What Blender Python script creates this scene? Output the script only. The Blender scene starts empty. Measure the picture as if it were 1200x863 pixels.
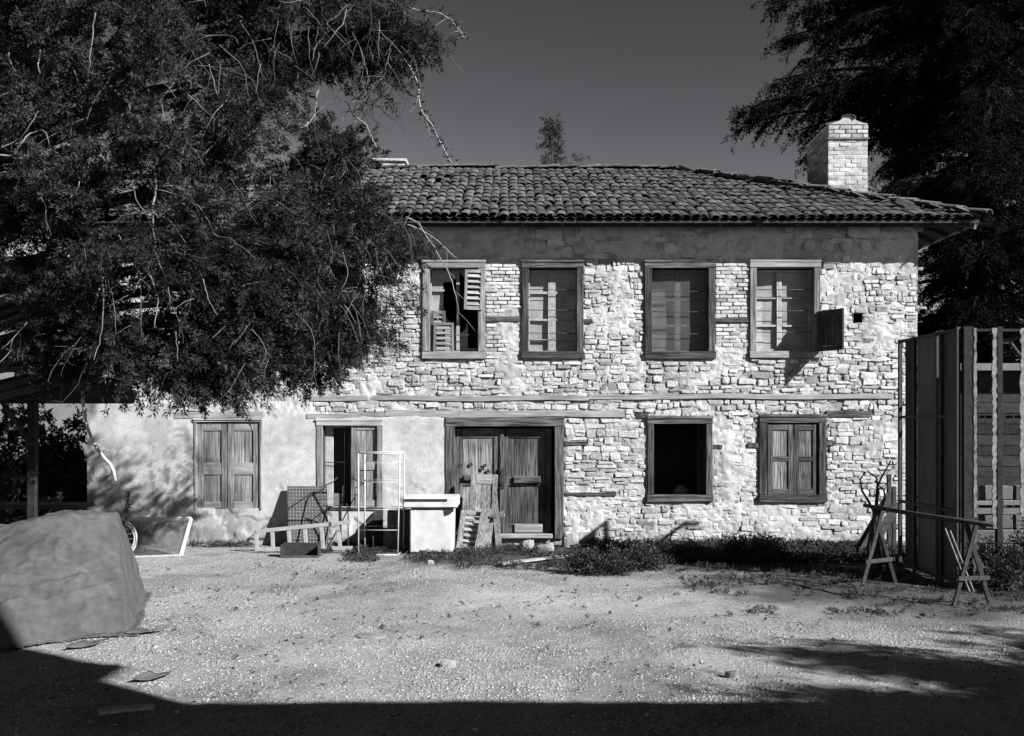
import bpy, math, random
import numpy as np
from mathutils import Vector, Matrix

random.seed(7)
RNG = np.random.default_rng(7)
scene = bpy.context.scene
COL = scene.collection

# ------------------------------------------------------------------ camera, sky, sun, exposure
F = 1167.0; HZ = 498.0; CAMZ = 2.05; DW = 17.0          # focal length (px), horizon row, eye height, metres to the house wall
cam_d = bpy.data.cameras.new('camera'); cam = bpy.data.objects.new('camera', cam_d); COL.objects.link(cam)
cam_d.sensor_width = 36; cam_d.lens = 36 * F / 1200; cam_d.shift_y = (HZ - 431.5) / 1200
cam_d.clip_end = 2000; cam.location = (0, 0, CAMZ); cam.rotation_euler = (math.radians(90), 0, 0)
scene.camera = cam
PHI = math.radians(57); EL = math.radians(31)
world = bpy.data.worlds.new('World'); scene.world = world; world.use_nodes = True
wn = world.node_tree; wn.nodes.clear()
sky = wn.nodes.new('ShaderNodeTexSky'); sky.sky_type = 'NISHITA'; sky.sun_disc = False
sky.sun_elevation = EL; sky.sun_rotation = math.radians(180) - PHI
sky.air_density = 1.0; sky.dust_density = 0.0; sky.ozone_density = 1.0
sep = wn.nodes.new('ShaderNodeSeparateColor')            # black-and-white film behind a red filter: only the sky's red light counts
bg = wn.nodes.new('ShaderNodeBackground'); bg.inputs['Strength'].default_value = 0.0112
wo = wn.nodes.new('ShaderNodeOutputWorld')
pw = wn.nodes.new('ShaderNodeMath'); pw.operation = 'POWER'; pw.inputs[1].default_value = 2.0      # the film's contrast
tn = wn.nodes.new('ShaderNodeMix'); tn.data_type = 'RGBA'; tn.blend_type = 'MULTIPLY'; tn.inputs['Factor'].default_value = 1; tn.inputs['B'].default_value = (.97, .985, 1.05, 1)   # faint cold print tone
wn.links.new(sky.outputs[0], sep.inputs[0]); wn.links.new(sep.outputs[0], pw.inputs[0]); wn.links.new(pw.outputs[0], tn.inputs['A']); wn.links.new(tn.outputs['Result'], bg.inputs[0]); wn.links.new(bg.outputs[0], wo.inputs[0])
sun_d = bpy.data.lights.new('sun', 'SUN'); sun_d.energy = 5.0; sun_d.angle = math.radians(0.55); sun_d.color = (1, 1, 1)
sun = bpy.data.objects.new('sun', sun_d); COL.objects.link(sun)
sd = Vector((-math.sin(PHI) * math.cos(EL), math.cos(PHI) * math.cos(EL), -math.sin(EL)))
sun.rotation_euler = sd.to_track_quat('-Z', 'Y').to_euler(); sun.location = (12, -8, 12)
vs = scene.view_settings; vs.view_transform = 'Standard'; vs.look = 'None'; vs.gamma = 1; vs.exposure = 1.66
scene.render.engine = 'CYCLES'

# ------------------------------------------------------------------ helpers
def PX(px): return (px - 600) * DW / F
def PZ(py): return CAMZ + (HZ - py) * DW / F
def W(px, py, D): return ((px - 600) * D / F, D, CAMZ + (HZ - py) * D / F)
def G(px, py):
    D = CAMZ * F / (py - HZ); return ((px - 600) * D / F, D, 0.0)
def ru(a, b): return random.uniform(a, b)

def vnoise(x, y, seed=0):
    xi = np.floor(x).astype(np.int64); yi = np.floor(y).astype(np.int64)
    fx = x - xi; fy = y - yi; fx = fx * fx * (3 - 2 * fx); fy = fy * fy * (3 - 2 * fy)
    def h(a, b):
        n = (a * 374761393 + b * 668265263 + seed * 1274126177) & 0xFFFFFFFF
        n = ((n ^ (n >> 13)) * 1274126177) & 0xFFFFFFFF
        return ((n ^ (n >> 16)) & 0xFFFF) / 65535.0
    return (h(xi, yi) * (1 - fx) + h(xi + 1, yi) * fx) * (1 - fy) + (h(xi, yi + 1) * (1 - fx) + h(xi + 1, yi + 1) * fx) * fy
def fbm(x, y, s, octv=4, seed=0):
    x = np.asarray(x, float) * s; y = np.asarray(y, float) * s; t = 0; a = .5; tot = 0
    for o in range(octv):
        t = t + a * vnoise(x, y, seed + o); tot += a; a *= .5; x = x * 2.03 + 7.1; y = y * 2.03 + 3.7
    return t / tot
def sstep(a, b, x): 
    t = np.clip((x - a) / (b - a), 0, 1); return t * t * (3 - 2 * t)

class MB:
    def __init__(s): s.v = []; s.f = []; s.t = []
    def add(s, vs, fs, tone=1.0):
        o = len(s.v); s.v.extend(vs); s.f.extend([tuple(i + o for i in f) for f in fs]); s.t.extend([tone] * len(vs)); return s
    def box(s, x0, x1, y0, y1, z0, z1, c=0.004, j=0.0, tone=1.0, M=None):
        """box with chamfered edges; j = random corner wobble; M = optional placement matrix"""
        c = min(c, .3 * min(abs(x1 - x0), abs(y1 - y0), abs(z1 - z0)))
        vs = []; idx = {}
        for a in (0, 1):
            for b in (0, 1):
                for d in (0, 1):
                    J = Vector((ru(-j, j), ru(-j, j), ru(-j, j)))
                    P = Vector((x1 if a else x0, y1 if b else y0, z1 if d else z0)) + J
                    sg = (1 - 2 * a, 1 - 2 * b, 1 - 2 * d)
                    for ax in range(3):
                        q = P.copy()
                        for k in range(3):
                            if k != ax: q[k] += sg[k] * c
                        idx[(a, b, d, ax)] = len(vs); vs.append(tuple(M @ q if M else q))
        fs = []
        I = lambda a, b, d, ax: idx[(a, b, d, ax)]
        for a in (0, 1):
            q = [I(a, 0, 0, 0), I(a, 1, 0, 0), I(a, 1, 1, 0), I(a, 0, 1, 0)]; fs.append(q if a else q[::-1])
            q = [I(0, a, 0, 1), I(0, a, 1, 1), I(1, a, 1, 1), I(1, a, 0, 1)]; fs.append(q if a else q[::-1])
            q = [I(0, 0, a, 2), I(1, 0, a, 2), I(1, 1, a, 2), I(0, 1, a, 2)]; fs.append(q if a else q[::-1])
        for a in (0, 1):
            for b in (0, 1):
                q = [I(a, b, 0, 0), I(a, b, 0, 1), I(a, b, 1, 1), I(a, b, 1, 0)]; fs.append(q if a == b else q[::-1])
                q = [I(a, 0, b, 0), I(a, 1, b, 0), I(a, 1, b, 2), I(a, 0, b, 2)]; fs.append(q if a == b else q[::-1])
                q = [I(0, a, b, 1), I(0, a, b, 2), I(1, a, b, 2), I(1, a, b, 1)]; fs.append(q if a == b else q[::-1])
                for d in (0, 1):
                    q = [I(a, b, d, 0), I(a, b, d, 1), I(a, b, d, 2)]; fs.append(q if (a + b + d) % 2 else q[::-1])
        return s.add(vs, fs, tone)
    def wbox(s, px0, py0, px1, py1, y0, y1, **k):
        return s.box(PX(px0), PX(px1), y0, y1, PZ(py1), PZ(py0), **k)
    def bar(s, p, q, w, h=None, up=(0, 0, 1), c=0.003, j=0.0, tone=1.0):
        """square bar from p to q"""
        h = h or w; p = Vector(p); q = Vector(q); d = q - p; L = d.length; d.normalize()
        u = Vector(up); sx = d.cross(u)
        if sx.length < 1e-3: sx = d.cross(Vector((0, 1, 0)))
        sx.normalize(); uz = sx.cross(d)
        M = Matrix((( sx.x, d.x, uz.x, p.x), (sx.y, d.y, uz.y, p.y), (sx.z, d.z, uz.z, p.z), (0, 0, 0, 1)))
        return s.box(-w / 2, w / 2, 0, L, -h / 2, h / 2, c=c, j=j, tone=tone, M=M)
    def tube(s, pts, rad, n=6, cap=True, tone=1.0):
        pts = [Vector(p) for p in pts]; m = len(pts)
        if not hasattr(rad, '__len__'): rad = [rad] * m
        vs = []; prev = None
        for i, p in enumerate(pts):
            d = (pts[min(i + 1, m - 1)] - pts[max(i - 1, 0)]).normalized()
            if prev is None:
                a = d.orthogonal().normalized()
            else:
                a = (prev - d * prev.dot(d)); a = a.normalized() if a.length > 1e-6 else d.orthogonal().normalized()
            prev = a; b = d.cross(a)
            for k in range(n):
                t = 2 * math.pi * k / n; vs.append(tuple(p + (a * math.cos(t) + b * math.sin(t)) * rad[i]))
        fs = []
        for i in range(m - 1):
            for k in range(n):
                fs.append((i * n + k, i * n + (k + 1) % n, (i + 1) * n + (k + 1) % n, (i + 1) * n + k))
        if cap: fs.append(tuple(range(n))[::-1]); fs.append(tuple((m - 1) * n + k for k in range(n)))
        return s.add(vs, fs, tone)
    def prism(s, poly, y0, y1, tone=1.0):
        """poly = (x,z) list extruded in y"""
        n = len(poly); vs = [(x, y0, z) for x, z in poly] + [(x, y1, z) for x, z in poly]
        fs = [tuple(range(n)), tuple(range(2 * n - 1, n - 1, -1))] + [(i, i + n, (i + 1) % n + n, (i + 1) % n) for i in range(n)]
        return s.add(vs, fs, tone)

def mesh_np(name, V, Fq, tone=None, smooth=False):
    V = np.asarray(V, np.float32); Fq = np.asarray(Fq, np.int32); k = Fq.shape[1]; n = len(Fq)
    me = bpy.data.meshes.new(name)
    me.vertices.add(len(V)); me.vertices.foreach_set('co', V.ravel())
    me.loops.add(n * k); me.loops.foreach_set('vertex_index', Fq.ravel())
    me.polygons.add(n); me.polygons.foreach_set('loop_start', np.arange(0, n * k, k, dtype=np.int32))
    me.polygons.foreach_set('loop_total', np.full(n, k, np.int32))
    me.update(calc_edges=True)
    if tone is not None:
        a = me.attributes.new('tone', 'FLOAT', 'POINT'); a.data.foreach_set('value', np.asarray(tone, np.float32).ravel())
    if smooth: me.polygons.foreach_set('use_smooth', np.ones(n, bool))
    return me

def link(name, me, mat, parent=None):
    o = bpy.data.objects.new(name, me); COL.objects.link(o)
    if me is not None and mat is not None and not me.materials: me.materials.append(mat)
    if parent is not None:
        o.parent = parent
    return o
def base_of(p):
    b = Vector((0, 0, 0))
    while p is not None: b += Vector(p.location); p = p.parent
    return b
def obj(name, mb, mat, parent=None, smooth=False, origin=None):
    """one mesh object from builder mb (world coordinates); its origin sits at its own base"""
    V = np.array(mb.v, float); b = np.array(base_of(parent))
    if origin is None:
        origin = np.array([(V[:, 0].min() + V[:, 0].max()) / 2, (V[:, 1].min() + V[:, 1].max()) / 2, V[:, 2].min()])
    me = bpy.data.meshes.new(name); me.from_pydata([tuple(v) for v in (V - origin)], [], mb.f)
    a = me.attributes.new('tone', 'FLOAT', 'POINT'); a.data.foreach_set('value', np.array(mb.t, np.float32))
    if smooth: me.polygons.foreach_set('use_smooth', np.ones(len(me.polygons), bool))
    o = link(name, me, mat, parent); o.location = tuple(np.array(origin) - b)
    return o
def obj_np(name, V, Fq, mat, parent=None, tone=None, smooth=False):
    V = np.asarray(V, float); b = np.array(base_of(parent))
    me = mesh_np(name, V - b, Fq, tone, smooth); return link(name, me, mat, parent)
def tag(o, label=None, cat=None, group=None, kind=None):
    if label: o['label'] = label
    if cat: o['category'] = cat
    if group: o['group'] = group
    if kind: o['kind'] = kind
    return o
def thing(name, loc, label, cat, group=None):
    o = bpy.data.objects.new(name, None); COL.objects.link(o); o.location = loc; o.empty_display_size = .2
    return tag(o, label, cat, group)

# ------------------------------------------------------------------ materials (black-and-white photograph: greys only)
KA = 1 / 2.2          # the listed greys are as printed; the print is exposed 1.1 stops up, so real reflectance is this much lower
def nmat(name, lo, hi, scale=8, stretch=(1, 1, 1), rough=.85, bump=.0, bscale=40, bdist=.01, detail=6, tone=True, big=0.0, bigscale=.8, spec=.3, metal=0, contrast=(.3, .7), bstretch=None):
    k_ = KA * (1.12 if name.startswith('white') else 1); lo *= k_; hi *= k_
    m = bpy.data.materials.new(name); m.use_nodes = True; nt = m.node_tree; N = nt.nodes; L = nt.links
    b = N['Principled BSDF']; b.inputs['Roughness'].default_value = rough; b.inputs['Specular IOR Level'].default_value = spec; b.inputs['Metallic'].default_value = metal
    geo = N.new('ShaderNodeNewGeometry')
    mp = N.new('ShaderNodeMapping'); mp.inputs['Scale'].default_value = stretch; L.new(geo.outputs['Position'], mp.inputs[0])
    no = N.new('ShaderNodeTexNoise'); no.inputs['Scale'].default_value = scale; no.inputs['Detail'].default_value = detail; no.inputs['Roughness'].default_value = .62
    L.new(mp.outputs[0], no.inputs['Vector'])
    mr = N.new('ShaderNodeMapRange'); mr.inputs[1].default_value = contrast[0]; mr.inputs[2].default_value = contrast[1]; mr.inputs[3].default_value = lo; mr.inputs[4].default_value = hi
    L.new(no.outputs[0], mr.inputs[0]); val = mr.outputs[0]
    if big:
        n2 = N.new('ShaderNodeTexNoise'); n2.inputs['Scale'].default_value = bigscale; n2.inputs['Detail'].default_value = 5; L.new(geo.outputs['Position'], n2.inputs['Vector'])
        m2 = N.new('ShaderNodeMapRange'); m2.inputs[1].default_value = .3; m2.inputs[2].default_value = .7; m2.inputs[3].default_value = 1 - big; m2.inputs[4].default_value = 1 + big; L.new(n2.outputs[0], m2.inputs[0])
        mu = N.new('ShaderNodeMath'); mu.operation = 'MULTIPLY'; L.new(val, mu.inputs[0]); L.new(m2.outputs[0], mu.inputs[1]); val = mu.outputs[0]
    if tone:
        at = N.new('ShaderNodeAttribute'); at.attribute_name = 'tone'
        mu = N.new('ShaderNodeMath'); mu.operation = 'MULTIPLY'; mu.use_clamp = True; L.new(val, mu.inputs[0]); L.new(at.outputs['Fac'], mu.inputs[1]); val = mu.outputs[0]
    L.new(val, b.inputs['Base Color'])
    if bump:
        nb = N.new('ShaderNodeTexNoise'); nb.inputs['Scale'].default_value = bscale; nb.inputs['Detail'].default_value = 8; nb.inputs['Roughness'].default_value = .65
        if bstretch:
            mb_ = N.new('ShaderNodeMapping'); mb_.inputs['Scale'].default_value = bstretch; L.new(geo.outputs['Position'], mb_.inputs[0]); L.new(mb_.outputs[0], nb.inputs['Vector'])
        else: L.new(geo.outputs['Position'], nb.inputs['Vector'])
        bp = N.new('ShaderNodeBump'); bp.inputs['Strength'].default_value = bump; bp.inputs['Distance'].default_value = bdist
        L.new(nb.outputs[0], bp.inputs['Height']); L.new(bp.outputs[0], b.inputs['Normal'])
    return m

def film_mat(name, v, alpha):
    m = nmat(name, v * .7, v * 1.25, 3, (1, 1, 1), rough=.35, bump=.25, bscale=7, bdist=.03, spec=.5)
    m.node_tree.nodes['Principled BSDF'].inputs['Alpha'].default_value = alpha
    return m
def leaf_mat(name, lo, hi):
    m = nmat(name, lo, hi, 3, rough=.85, spec=.06, bump=0)
    nt = m.node_tree; b = nt.nodes['Principled BSDF']
    tr = nt.nodes.new('ShaderNodeBsdfTranslucent'); mx = nt.nodes.new('ShaderNodeMixShader'); mx.inputs[0].default_value = .22
    src = b.inputs['Base Color'].links[0].from_socket
    nt.links.new(src, tr.inputs[0]); nt.links.new(b.outputs[0], mx.inputs[1]); nt.links.new(tr.outputs[0], mx.inputs[2])
    nt.links.new(mx.outputs[0], nt.nodes['Material Output'].inputs[0])
    return m

M = dict(
    wall=nmat('mortar_and_plaster', .53, .74, 6, rough=.95, bump=.45, bscale=30, bdist=.018, big=.10, bigscale=1.3, spec=.1),
    stone=nmat('rubble_stone', .48, .90, 9, rough=.9, bump=.9, bscale=30, bdist=.018, spec=.15, big=.08),
    brick=nmat('old_brick', .50, .80, 14, rough=.9, bump=.6, bscale=40, bdist=.010, spec=.15),
    chimney=nmat('chimney_brick', .44, .76, 10, rough=.95, bump=.5, bscale=40, bdist=.010, spec=.1, big=.2, bigscale=3),
    tile=nmat('roof_tile', .06, .175, 7, rough=.9, bump=.5, bscale=45, bdist=.006, big=.28, bigscale=1.4, spec=.15),
    woodv=nmat('weathered_wood_upright', .022, .24, 2.2, (22, 22, 1.0), rough=.85, bump=.6, bscale=3, bdist=.006, bstretch=(30, 30, 1.2), big=.4, bigscale=2.2, spec=.1, contrast=(.36, .64)),
    woodh=nmat('weathered_wood_level', .022, .24, 2.2, (1.0, 22, 22), rough=.85, bump=.6, bscale=3, bdist=.006, bstretch=(1.2, 30, 30), big=.4, bigscale=2.2, spec=.1, contrast=(.36, .64)),
    palewood=nmat('pale_weathered_wood', .11, .40, 2.2, (22, 22, 1.0), rough=.85, bump=.5, bscale=3, bdist=.005, bstretch=(30, 30, 1.2), big=.35, bigscale=2, spec=.1, contrast=(.36, .64)),
    palewoodh=nmat('pale_weathered_wood_level', .18, .48, 2.2, (1.0, 22, 22), rough=.85, bump=.5, bscale=3, bdist=.005, bstretch=(1.2, 30, 30), big=.25, bigscale=2, spec=.2),
    darkwood=nmat('dark_eave_wood', .03, .09, 2, (6, 6, 6), rough=.9, bump=.4, bscale=12, bdist=.006, spec=.15),
    sash=nmat('flaking_white_sash', .28, .55, 14, rough=.7, bump=.2, bscale=40, bdist=.002, big=.2, bigscale=4),
    film=film_mat('dusty_film', .42, .95),
    glass=film_mat('dusty_glass', .12, .55),
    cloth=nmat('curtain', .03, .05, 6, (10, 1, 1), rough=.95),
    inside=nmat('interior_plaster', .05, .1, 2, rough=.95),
    white=nmat('white_enamel', .58, .82, 5, rough=.4, spec=.4, bump=.03, bscale=20, bdist=.002, big=.12, bigscale=4),
    whitesteel=nmat('white_painted_steel', .42, .74, 12, rough=.5, spec=.4),
    alu=nmat('dull_aluminium', .42, .62, 10, rough=.5, metal=.15, spec=.5),
    zinc=nmat('grey_sheet_metal', .12, .2, 5, rough=.5, metal=.4, spec=.5),
    darksteel=nmat('iron_bar', .05, .12, 14, rough=.8, spec=.1),
    steel=nmat('rusty_dark_steel', .02, .055, 14, rough=.7, spec=.3, bump=.2, bscale=60, bdist=.003),
    ply=nmat('dark_plywood', .05, .095, 1.5, (1, 5, .8), rough=.85, spec=.2, big=.25, bigscale=1.2),
    foam=nmat('dried_plaster_edge', .22, .5, 20, rough=.95, bump=.5, bscale=40, bdist=.01),
    tarp=nmat('felt_tarpaulin', .075, .155, 9, rough=.95, bump=.6, bscale=14, bdist=.02, big=.16, bigscale=2.5, spec=.1, contrast=(.25, .75)),
    black=nmat('black_plastic', .02, .035, 6, rough=.5, spec=.4),
    ground=nmat('dusty_ground', .19, .44, 22, rough=.95, bump=.9, bscale=60, bdist=.02, big=.13, bigscale=1.3, spec=.1, detail=9),
    pebble=nmat('pale_gravel', .30, .58, 30, rough=.9, spec=.15),
    bark=nmat('bark', .025, .08, 3, (6, 6, 1), rough=.95, bump=.8, bscale=8, bdist=.02, bstretch=(6, 6, 1)),
    cedarbark=nmat('cedar_bark', .008, .03, 3, (6, 6, 1), rough=.95, spec=.05, bump=.8, bscale=8, bdist=.02, bstretch=(6, 6, 1)),
    twig=nmat('bare_dead_twig', .25, .48, 12, rough=.9),
    twigdark=nmat('dark_twig', .04, .1, 12, rough=.9),
    juniper=leaf_mat('juniper_foliage', .020, .088),
    cedar=leaf_mat('cedar_foliage', .005, .014),
    weed=leaf_mat('weed_leaves', .05, .13),
    shrub=leaf_mat('shrub_leaves', .035, .12),
    render=nmat('neighbour_render', .4, .55, 2, rough=.95, big=.1),
    pvc=nmat('pale_hose', .5, .62, 6, rough=.5, spec=.4),
)

# ------------------------------------------------------------------ ground
def axis(parts):
    out = [np.linspace(a, b, n, endpoint=False) for a, b, n in parts]; return np.concatenate(out + [np.array([parts[-1][1]])])
def ground_z(x, y):
    near = sstep(4, 7, y) * (1 - sstep(13.6, 15.4, y)) * (1 - sstep(9, 14, np.abs(x)))
    z = (fbm(x, y, .9, 4, 3) - .5) * .10 + (fbm(x, y, 6, 3, 9) - .5) * .022
    return z * near
gx = axis([(-600, -60, 10), (-60, -12, 24), (-12, 12, 300), (12, 60, 24), (60, 600, 10)])
gy = axis([(-200, -20, 8), (-20, 5, 25), (5, 17.2, 170), (17.2, 60, 40), (60, 1200, 14)])
X, Y = np.meshgrid(gx, gy); Z = ground_z(X, Y)
def ground_tone(x, y):
    n = fbm(x, y, .8, 4, 21); n2 = fbm(x, y, 2.6, 3, 22)
    sand = np.exp(-((y - (11.6 - .10 * x)) / .75) ** 2) * sstep(-2.2, .2, x) * (1 - sstep(4.2, 6.5, x))
    soil = sstep(13.2, 14.6, y + (n - .5) * 2.0 - .18 * (3.4 - x)) * sstep(-2.5, -.6, x + (n2 - .5) * 1.5)      # darker earth by the wall and the booth
    soil2 = sstep(9.9, 11.6, y + (n - .5) * 2.4) * sstep(1.7, 3.6, x + (n2 - .5) * 2)
    s = np.maximum(soil, soil2)
    rut = np.exp(-((y - (9.9 + .08 * x + .25 * np.sin(x * .8))) / .45) ** 2) * sstep(-1, 1, x) * .28
    t = 1.26 + .45 * (n - .5) + .30 * sand - .32 * rut
    t = t * (1 - .76 * s)
    t = t * (1 - .30 * sstep(0, 1, (fbm(x, y, 1.7, 4, 33) - .52) * 6) * (1 - sand))
    return t, sand, s
T, _, _ = ground_tone(X, Y)
ny, nx = X.shape
ii = np.arange(ny * nx).reshape(ny, nx)
Fq = np.stack([ii[:-1, :-1], ii[:-1, 1:], ii[1:, 1:], ii[1:, :-1]], -1).reshape(-1, 4)
o = obj_np('ground', np.stack([X, Y, Z], -1).reshape(-1, 3), Fq, M['ground'], tone=T.ravel(), smooth=True)
tag(o, kind='structure')

def pebbles():
    n = 200000
    y = 5.6 + (16.4 - 5.6) * RNG.random(n) ** 1.35; x = (RNG.random(n) - .5) * 2 * (y * .56 + .6)
    t, sand, soil = ground_tone(x, y)
    dens = .25 + .9 * sstep(.35, .62, fbm(x, y, 1.1, 4, 41)); dens *= (1 - .85 * sand) * (1 - .82 * soil)
    keep = RNG.random(n) < dens; x = x[keep]; y = y[keep]; soil = soil[keep]; n = len(x)
    r = .005 + .010 * RNG.random(n) ** 2; big = RNG.random(n) < .006; r[big] *= 1.8
    z = ground_z(x, y)
    base = np.array([[1, 0, 0], [-.5, .87, 0], [-.5, -.87, 0], [.55, .5, .75], [-.7, .05, .7], [.35, -.6, .8]], float)
    ang = RNG.random(n) * 6.283; ca, sa = np.cos(ang), np.sin(ang)
    B = base[None] * (.75 + .5 * RNG.random((n, 6, 3))) * r[:, None, None] * np.array([1.15, .9, .75])
    Vx = B[..., 0] * ca[:, None] - B[..., 1] * sa[:, None]; Vy = B[..., 0] * sa[:, None] + B[..., 1] * ca[:, None]
    V = np.stack([Vx + x[:, None], Vy + y[:, None], B[..., 2] + z[:, None] - .002], -1).reshape(-1, 3)
    tri = np.array([[0, 3, 5], [0, 1, 3], [1, 4, 3], [1, 2, 4], [2, 5, 4], [2, 0, 5], [3, 4, 5]])
    Fq = (np.arange(n)[:, None, None] * 6 + tri[None]).reshape(-1, 3)
    tone = np.repeat((.50 + .72 * RNG.random(n)) * (1 - .6 * soil), 6)
    o = obj_np('gravel', V, Fq, M['pebble'], tone=tone); tag(o, 'pale loose gravel strewn over the yard in front of the house', 'gravel', kind='stuff')
pebbles()

# ------------------------------------------------------------------ the stone house
XL, XR = PX(103), PX(1075)
WT = .55; ZTOP = 5.62
house = thing('stone_house', ((XL + XR) / 2, 20.5, 0), 'two-storey rubble stone farmhouse with tiled hip roof and weathered wooden windows', 'house')
# openings: name -> pixel rectangle of the hole in the wall
OP = dict(U1=(500, 311, 564, 417), U2=(616, 311, 679, 417), U3=(760, 311, 833, 417), U4=(883, 311, 956, 415), U0=(357, 311, 422, 417), UA=(219, 311, 285, 417),
          L1=(231, 495, 305, 596), L2=(379, 495, 447, 594), DR=(529, 495, 655, 630), L3=(764, 494, 829, 583), L4=(895, 493, 962, 583))
FRM = dict(U1=(495, 306, 569, 421), U2=(611, 306, 684, 421), U3=(755, 306, 838, 421), U4=(878, 306, 961, 420), U0=(352, 306, 427, 421), UA=(214, 306, 290, 421),
           L1=(228, 492, 308, 598), L2=(371, 492, 449, 597), DR=(522, 489, 661, 632), L3=(758, 489, 835, 588), L4=(889, 487, 968, 589))
def rect(r): return (PX(r[0]), PX(r[2]), PZ(r[3]), PZ(r[1]))
HOLES = [rect(r) for r in OP.values()]; FRAMES = [rect(r) for r in FRM.values()]
HOLES.append(rect((999, 368, 1010, 378))); FRAMES.append(rect((999, 368, 1010, 378)))          # an open putlog hole near the corner
TIMBER = [(300, 464, 690, 470), (690, 462, 1046, 468), (205, 483, 318, 491), (360, 484, 452, 490), (452, 481, 732, 489), (968, 481, 1020, 489), (745, 484, 760, 490),
          (569, 371, 611, 377), (838, 373, 878, 378), (662, 517, 688, 522), (662, 577, 722, 581), (836, 521, 846, 526), (876, 519, 889, 525), (968, 517, 978, 522), (684, 374, 694, 379)]
BRICKZ = [(569, 306, 611, 371), (569, 377, 611, 421), (838, 308, 878, 373), (838, 378, 878, 421)]

def wall_height(x, z):
    """how far mortar or plaster stands out of the wall plane (m)"""
    n = fbm(x, z, 1.6, 5, 5); n2 = fbm(x, z, 6, 4, 6); n3 = fbm(x, z, 18, 3, 8)
    h = .000 - .003 * (z < 2.2) + (.034 - .014 * (z < 2.2)) * (n2 - .5) + (.034 + .004 * (z < 2.2)) * (n3 - .5)
    smear = sstep(.54, .70, n) * .016
    lowr = sstep(PX(655), PX(668), x) * (1 - sstep(PZ(492), PZ(486), z + (n2 - .5) * .06)); smear = np.maximum(smear, lowr * (.004 + .018 * sstep(.30, .66, n)))
    upr = sstep(PX(965), PX(990), x) * sstep(PZ(430), PZ(400), z); smear = np.maximum(smear, upr * (.002 + .020 * sstep(.32, .66, n)))
    eav = sstep(PZ(306), PZ(300), z); smear = np.maximum(smear, eav * (.004 + .026 * sstep(.35, .65, n)))
    upl = (1 - sstep(PX(470), PX(500), x)) * (1 - sstep(PZ(420), PZ(405), z)); smear = np.maximum(smear, upl * (.004 + .032 * sstep(.32, .6, n)))
    h = h + smear
    pl = (1 - sstep(PX(523), PX(530), x)) * (1 - sstep(PZ(490), PZ(485), z + (n2 - .5) * .10))
    pl = np.maximum(pl, (1 - sstep(PX(190), PX(215), x + (n - .5) * .6)) * (1 - sstep(PZ(475), PZ(468), z)))
    h = h * (1 - pl) + pl * (.036 + .022 * (fbm(x, z, 1.1, 3, 12) - .5) + .006 * (n2 - .5) - .022 * sstep(.62, .66, fbm(x, z, 3.1, 4, 15)) * sstep(.3, -.4, z - 1.0 + 0 * x))
    return h, pl
cs = .026
wx = np.linspace(XL, XR, int((XR - XL) / cs)); wz = np.linspace(-.1, ZTOP, int((ZTOP + .1) / cs))
X, Z = np.meshgrid(wx, wz); H, PL = wall_height(X, Z)
# weathering: dirt washes and flaked limewash on the plaster of the low left end, grime near the foot
st = sstep(PX(330), PX(215), X + (fbm(X, Z, 1.5, 4, 17) - .5) * 1.6) * sstep(PZ(505), PZ(548), Z + (fbm(X, Z, 2.2, 4, 18) - .5) * .9)
st = np.maximum(st, sstep(PX(420), PX(280), X) * sstep(.75, .2, Z + (fbm(X, Z, 1.7, 4, 20) - .5) * .9) * .65)
flake = sstep(.50, .56, fbm(X, Z, 5.5, 5, 19))
hf = fbm(X, Z, 14, 4, 61); drip = fbm(X * 5, Z * .7, 1.6, 4, 62)
st = st * (.55 + .45 * sstep(.35, .6, drip)); flake = np.maximum(flake * sstep(.35, .5, hf), sstep(.56, .60, hf) * .8)
T = 1.05 - .66 * st * (1 - .85 * flake) - .10 * PL * sstep(.5, .62, hf)
T *= 1 - (1 - PL) * .34 * sstep(.010, .002, H)
T *= 1 - .16 * PL * sstep(.48, .7, fbm(X * 2.2, Z * .5, 1.6, 4, 25))
T *= 1 - .35 * sstep(.45, .0, Z + (fbm(X, Z, 2, 3, 23) - .5) * .5) * .7
T *= 1 - .28 * (1 - PL) * sstep(.55, .66, fbm(X, Z, 2.3, 4, 27))
ny, nx = X.shape; ii = np.arange(ny * nx).reshape(ny, nx)
cx = (X[:-1, :-1] + X[1:, 1:]) / 2; cz = (Z[:-1, :-1] + Z[1:, 1:]) / 2
ok = np.ones_like(cx, bool)
for a, b, c, d in HOLES: ok &= ~((cx > a) & (cx < b) & (cz > c) & (cz < d))
Fq = np.stack([ii[:-1, :-1], ii[:-1, 1:], ii[1:, 1:], ii[1:, :-1]], -1)[ok]
wall = obj_np('wall', np.stack([X, DW - H, Z], -1).reshape(-1, 3), Fq, M['wall'], house, tone=T.ravel(), smooth=True)
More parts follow.
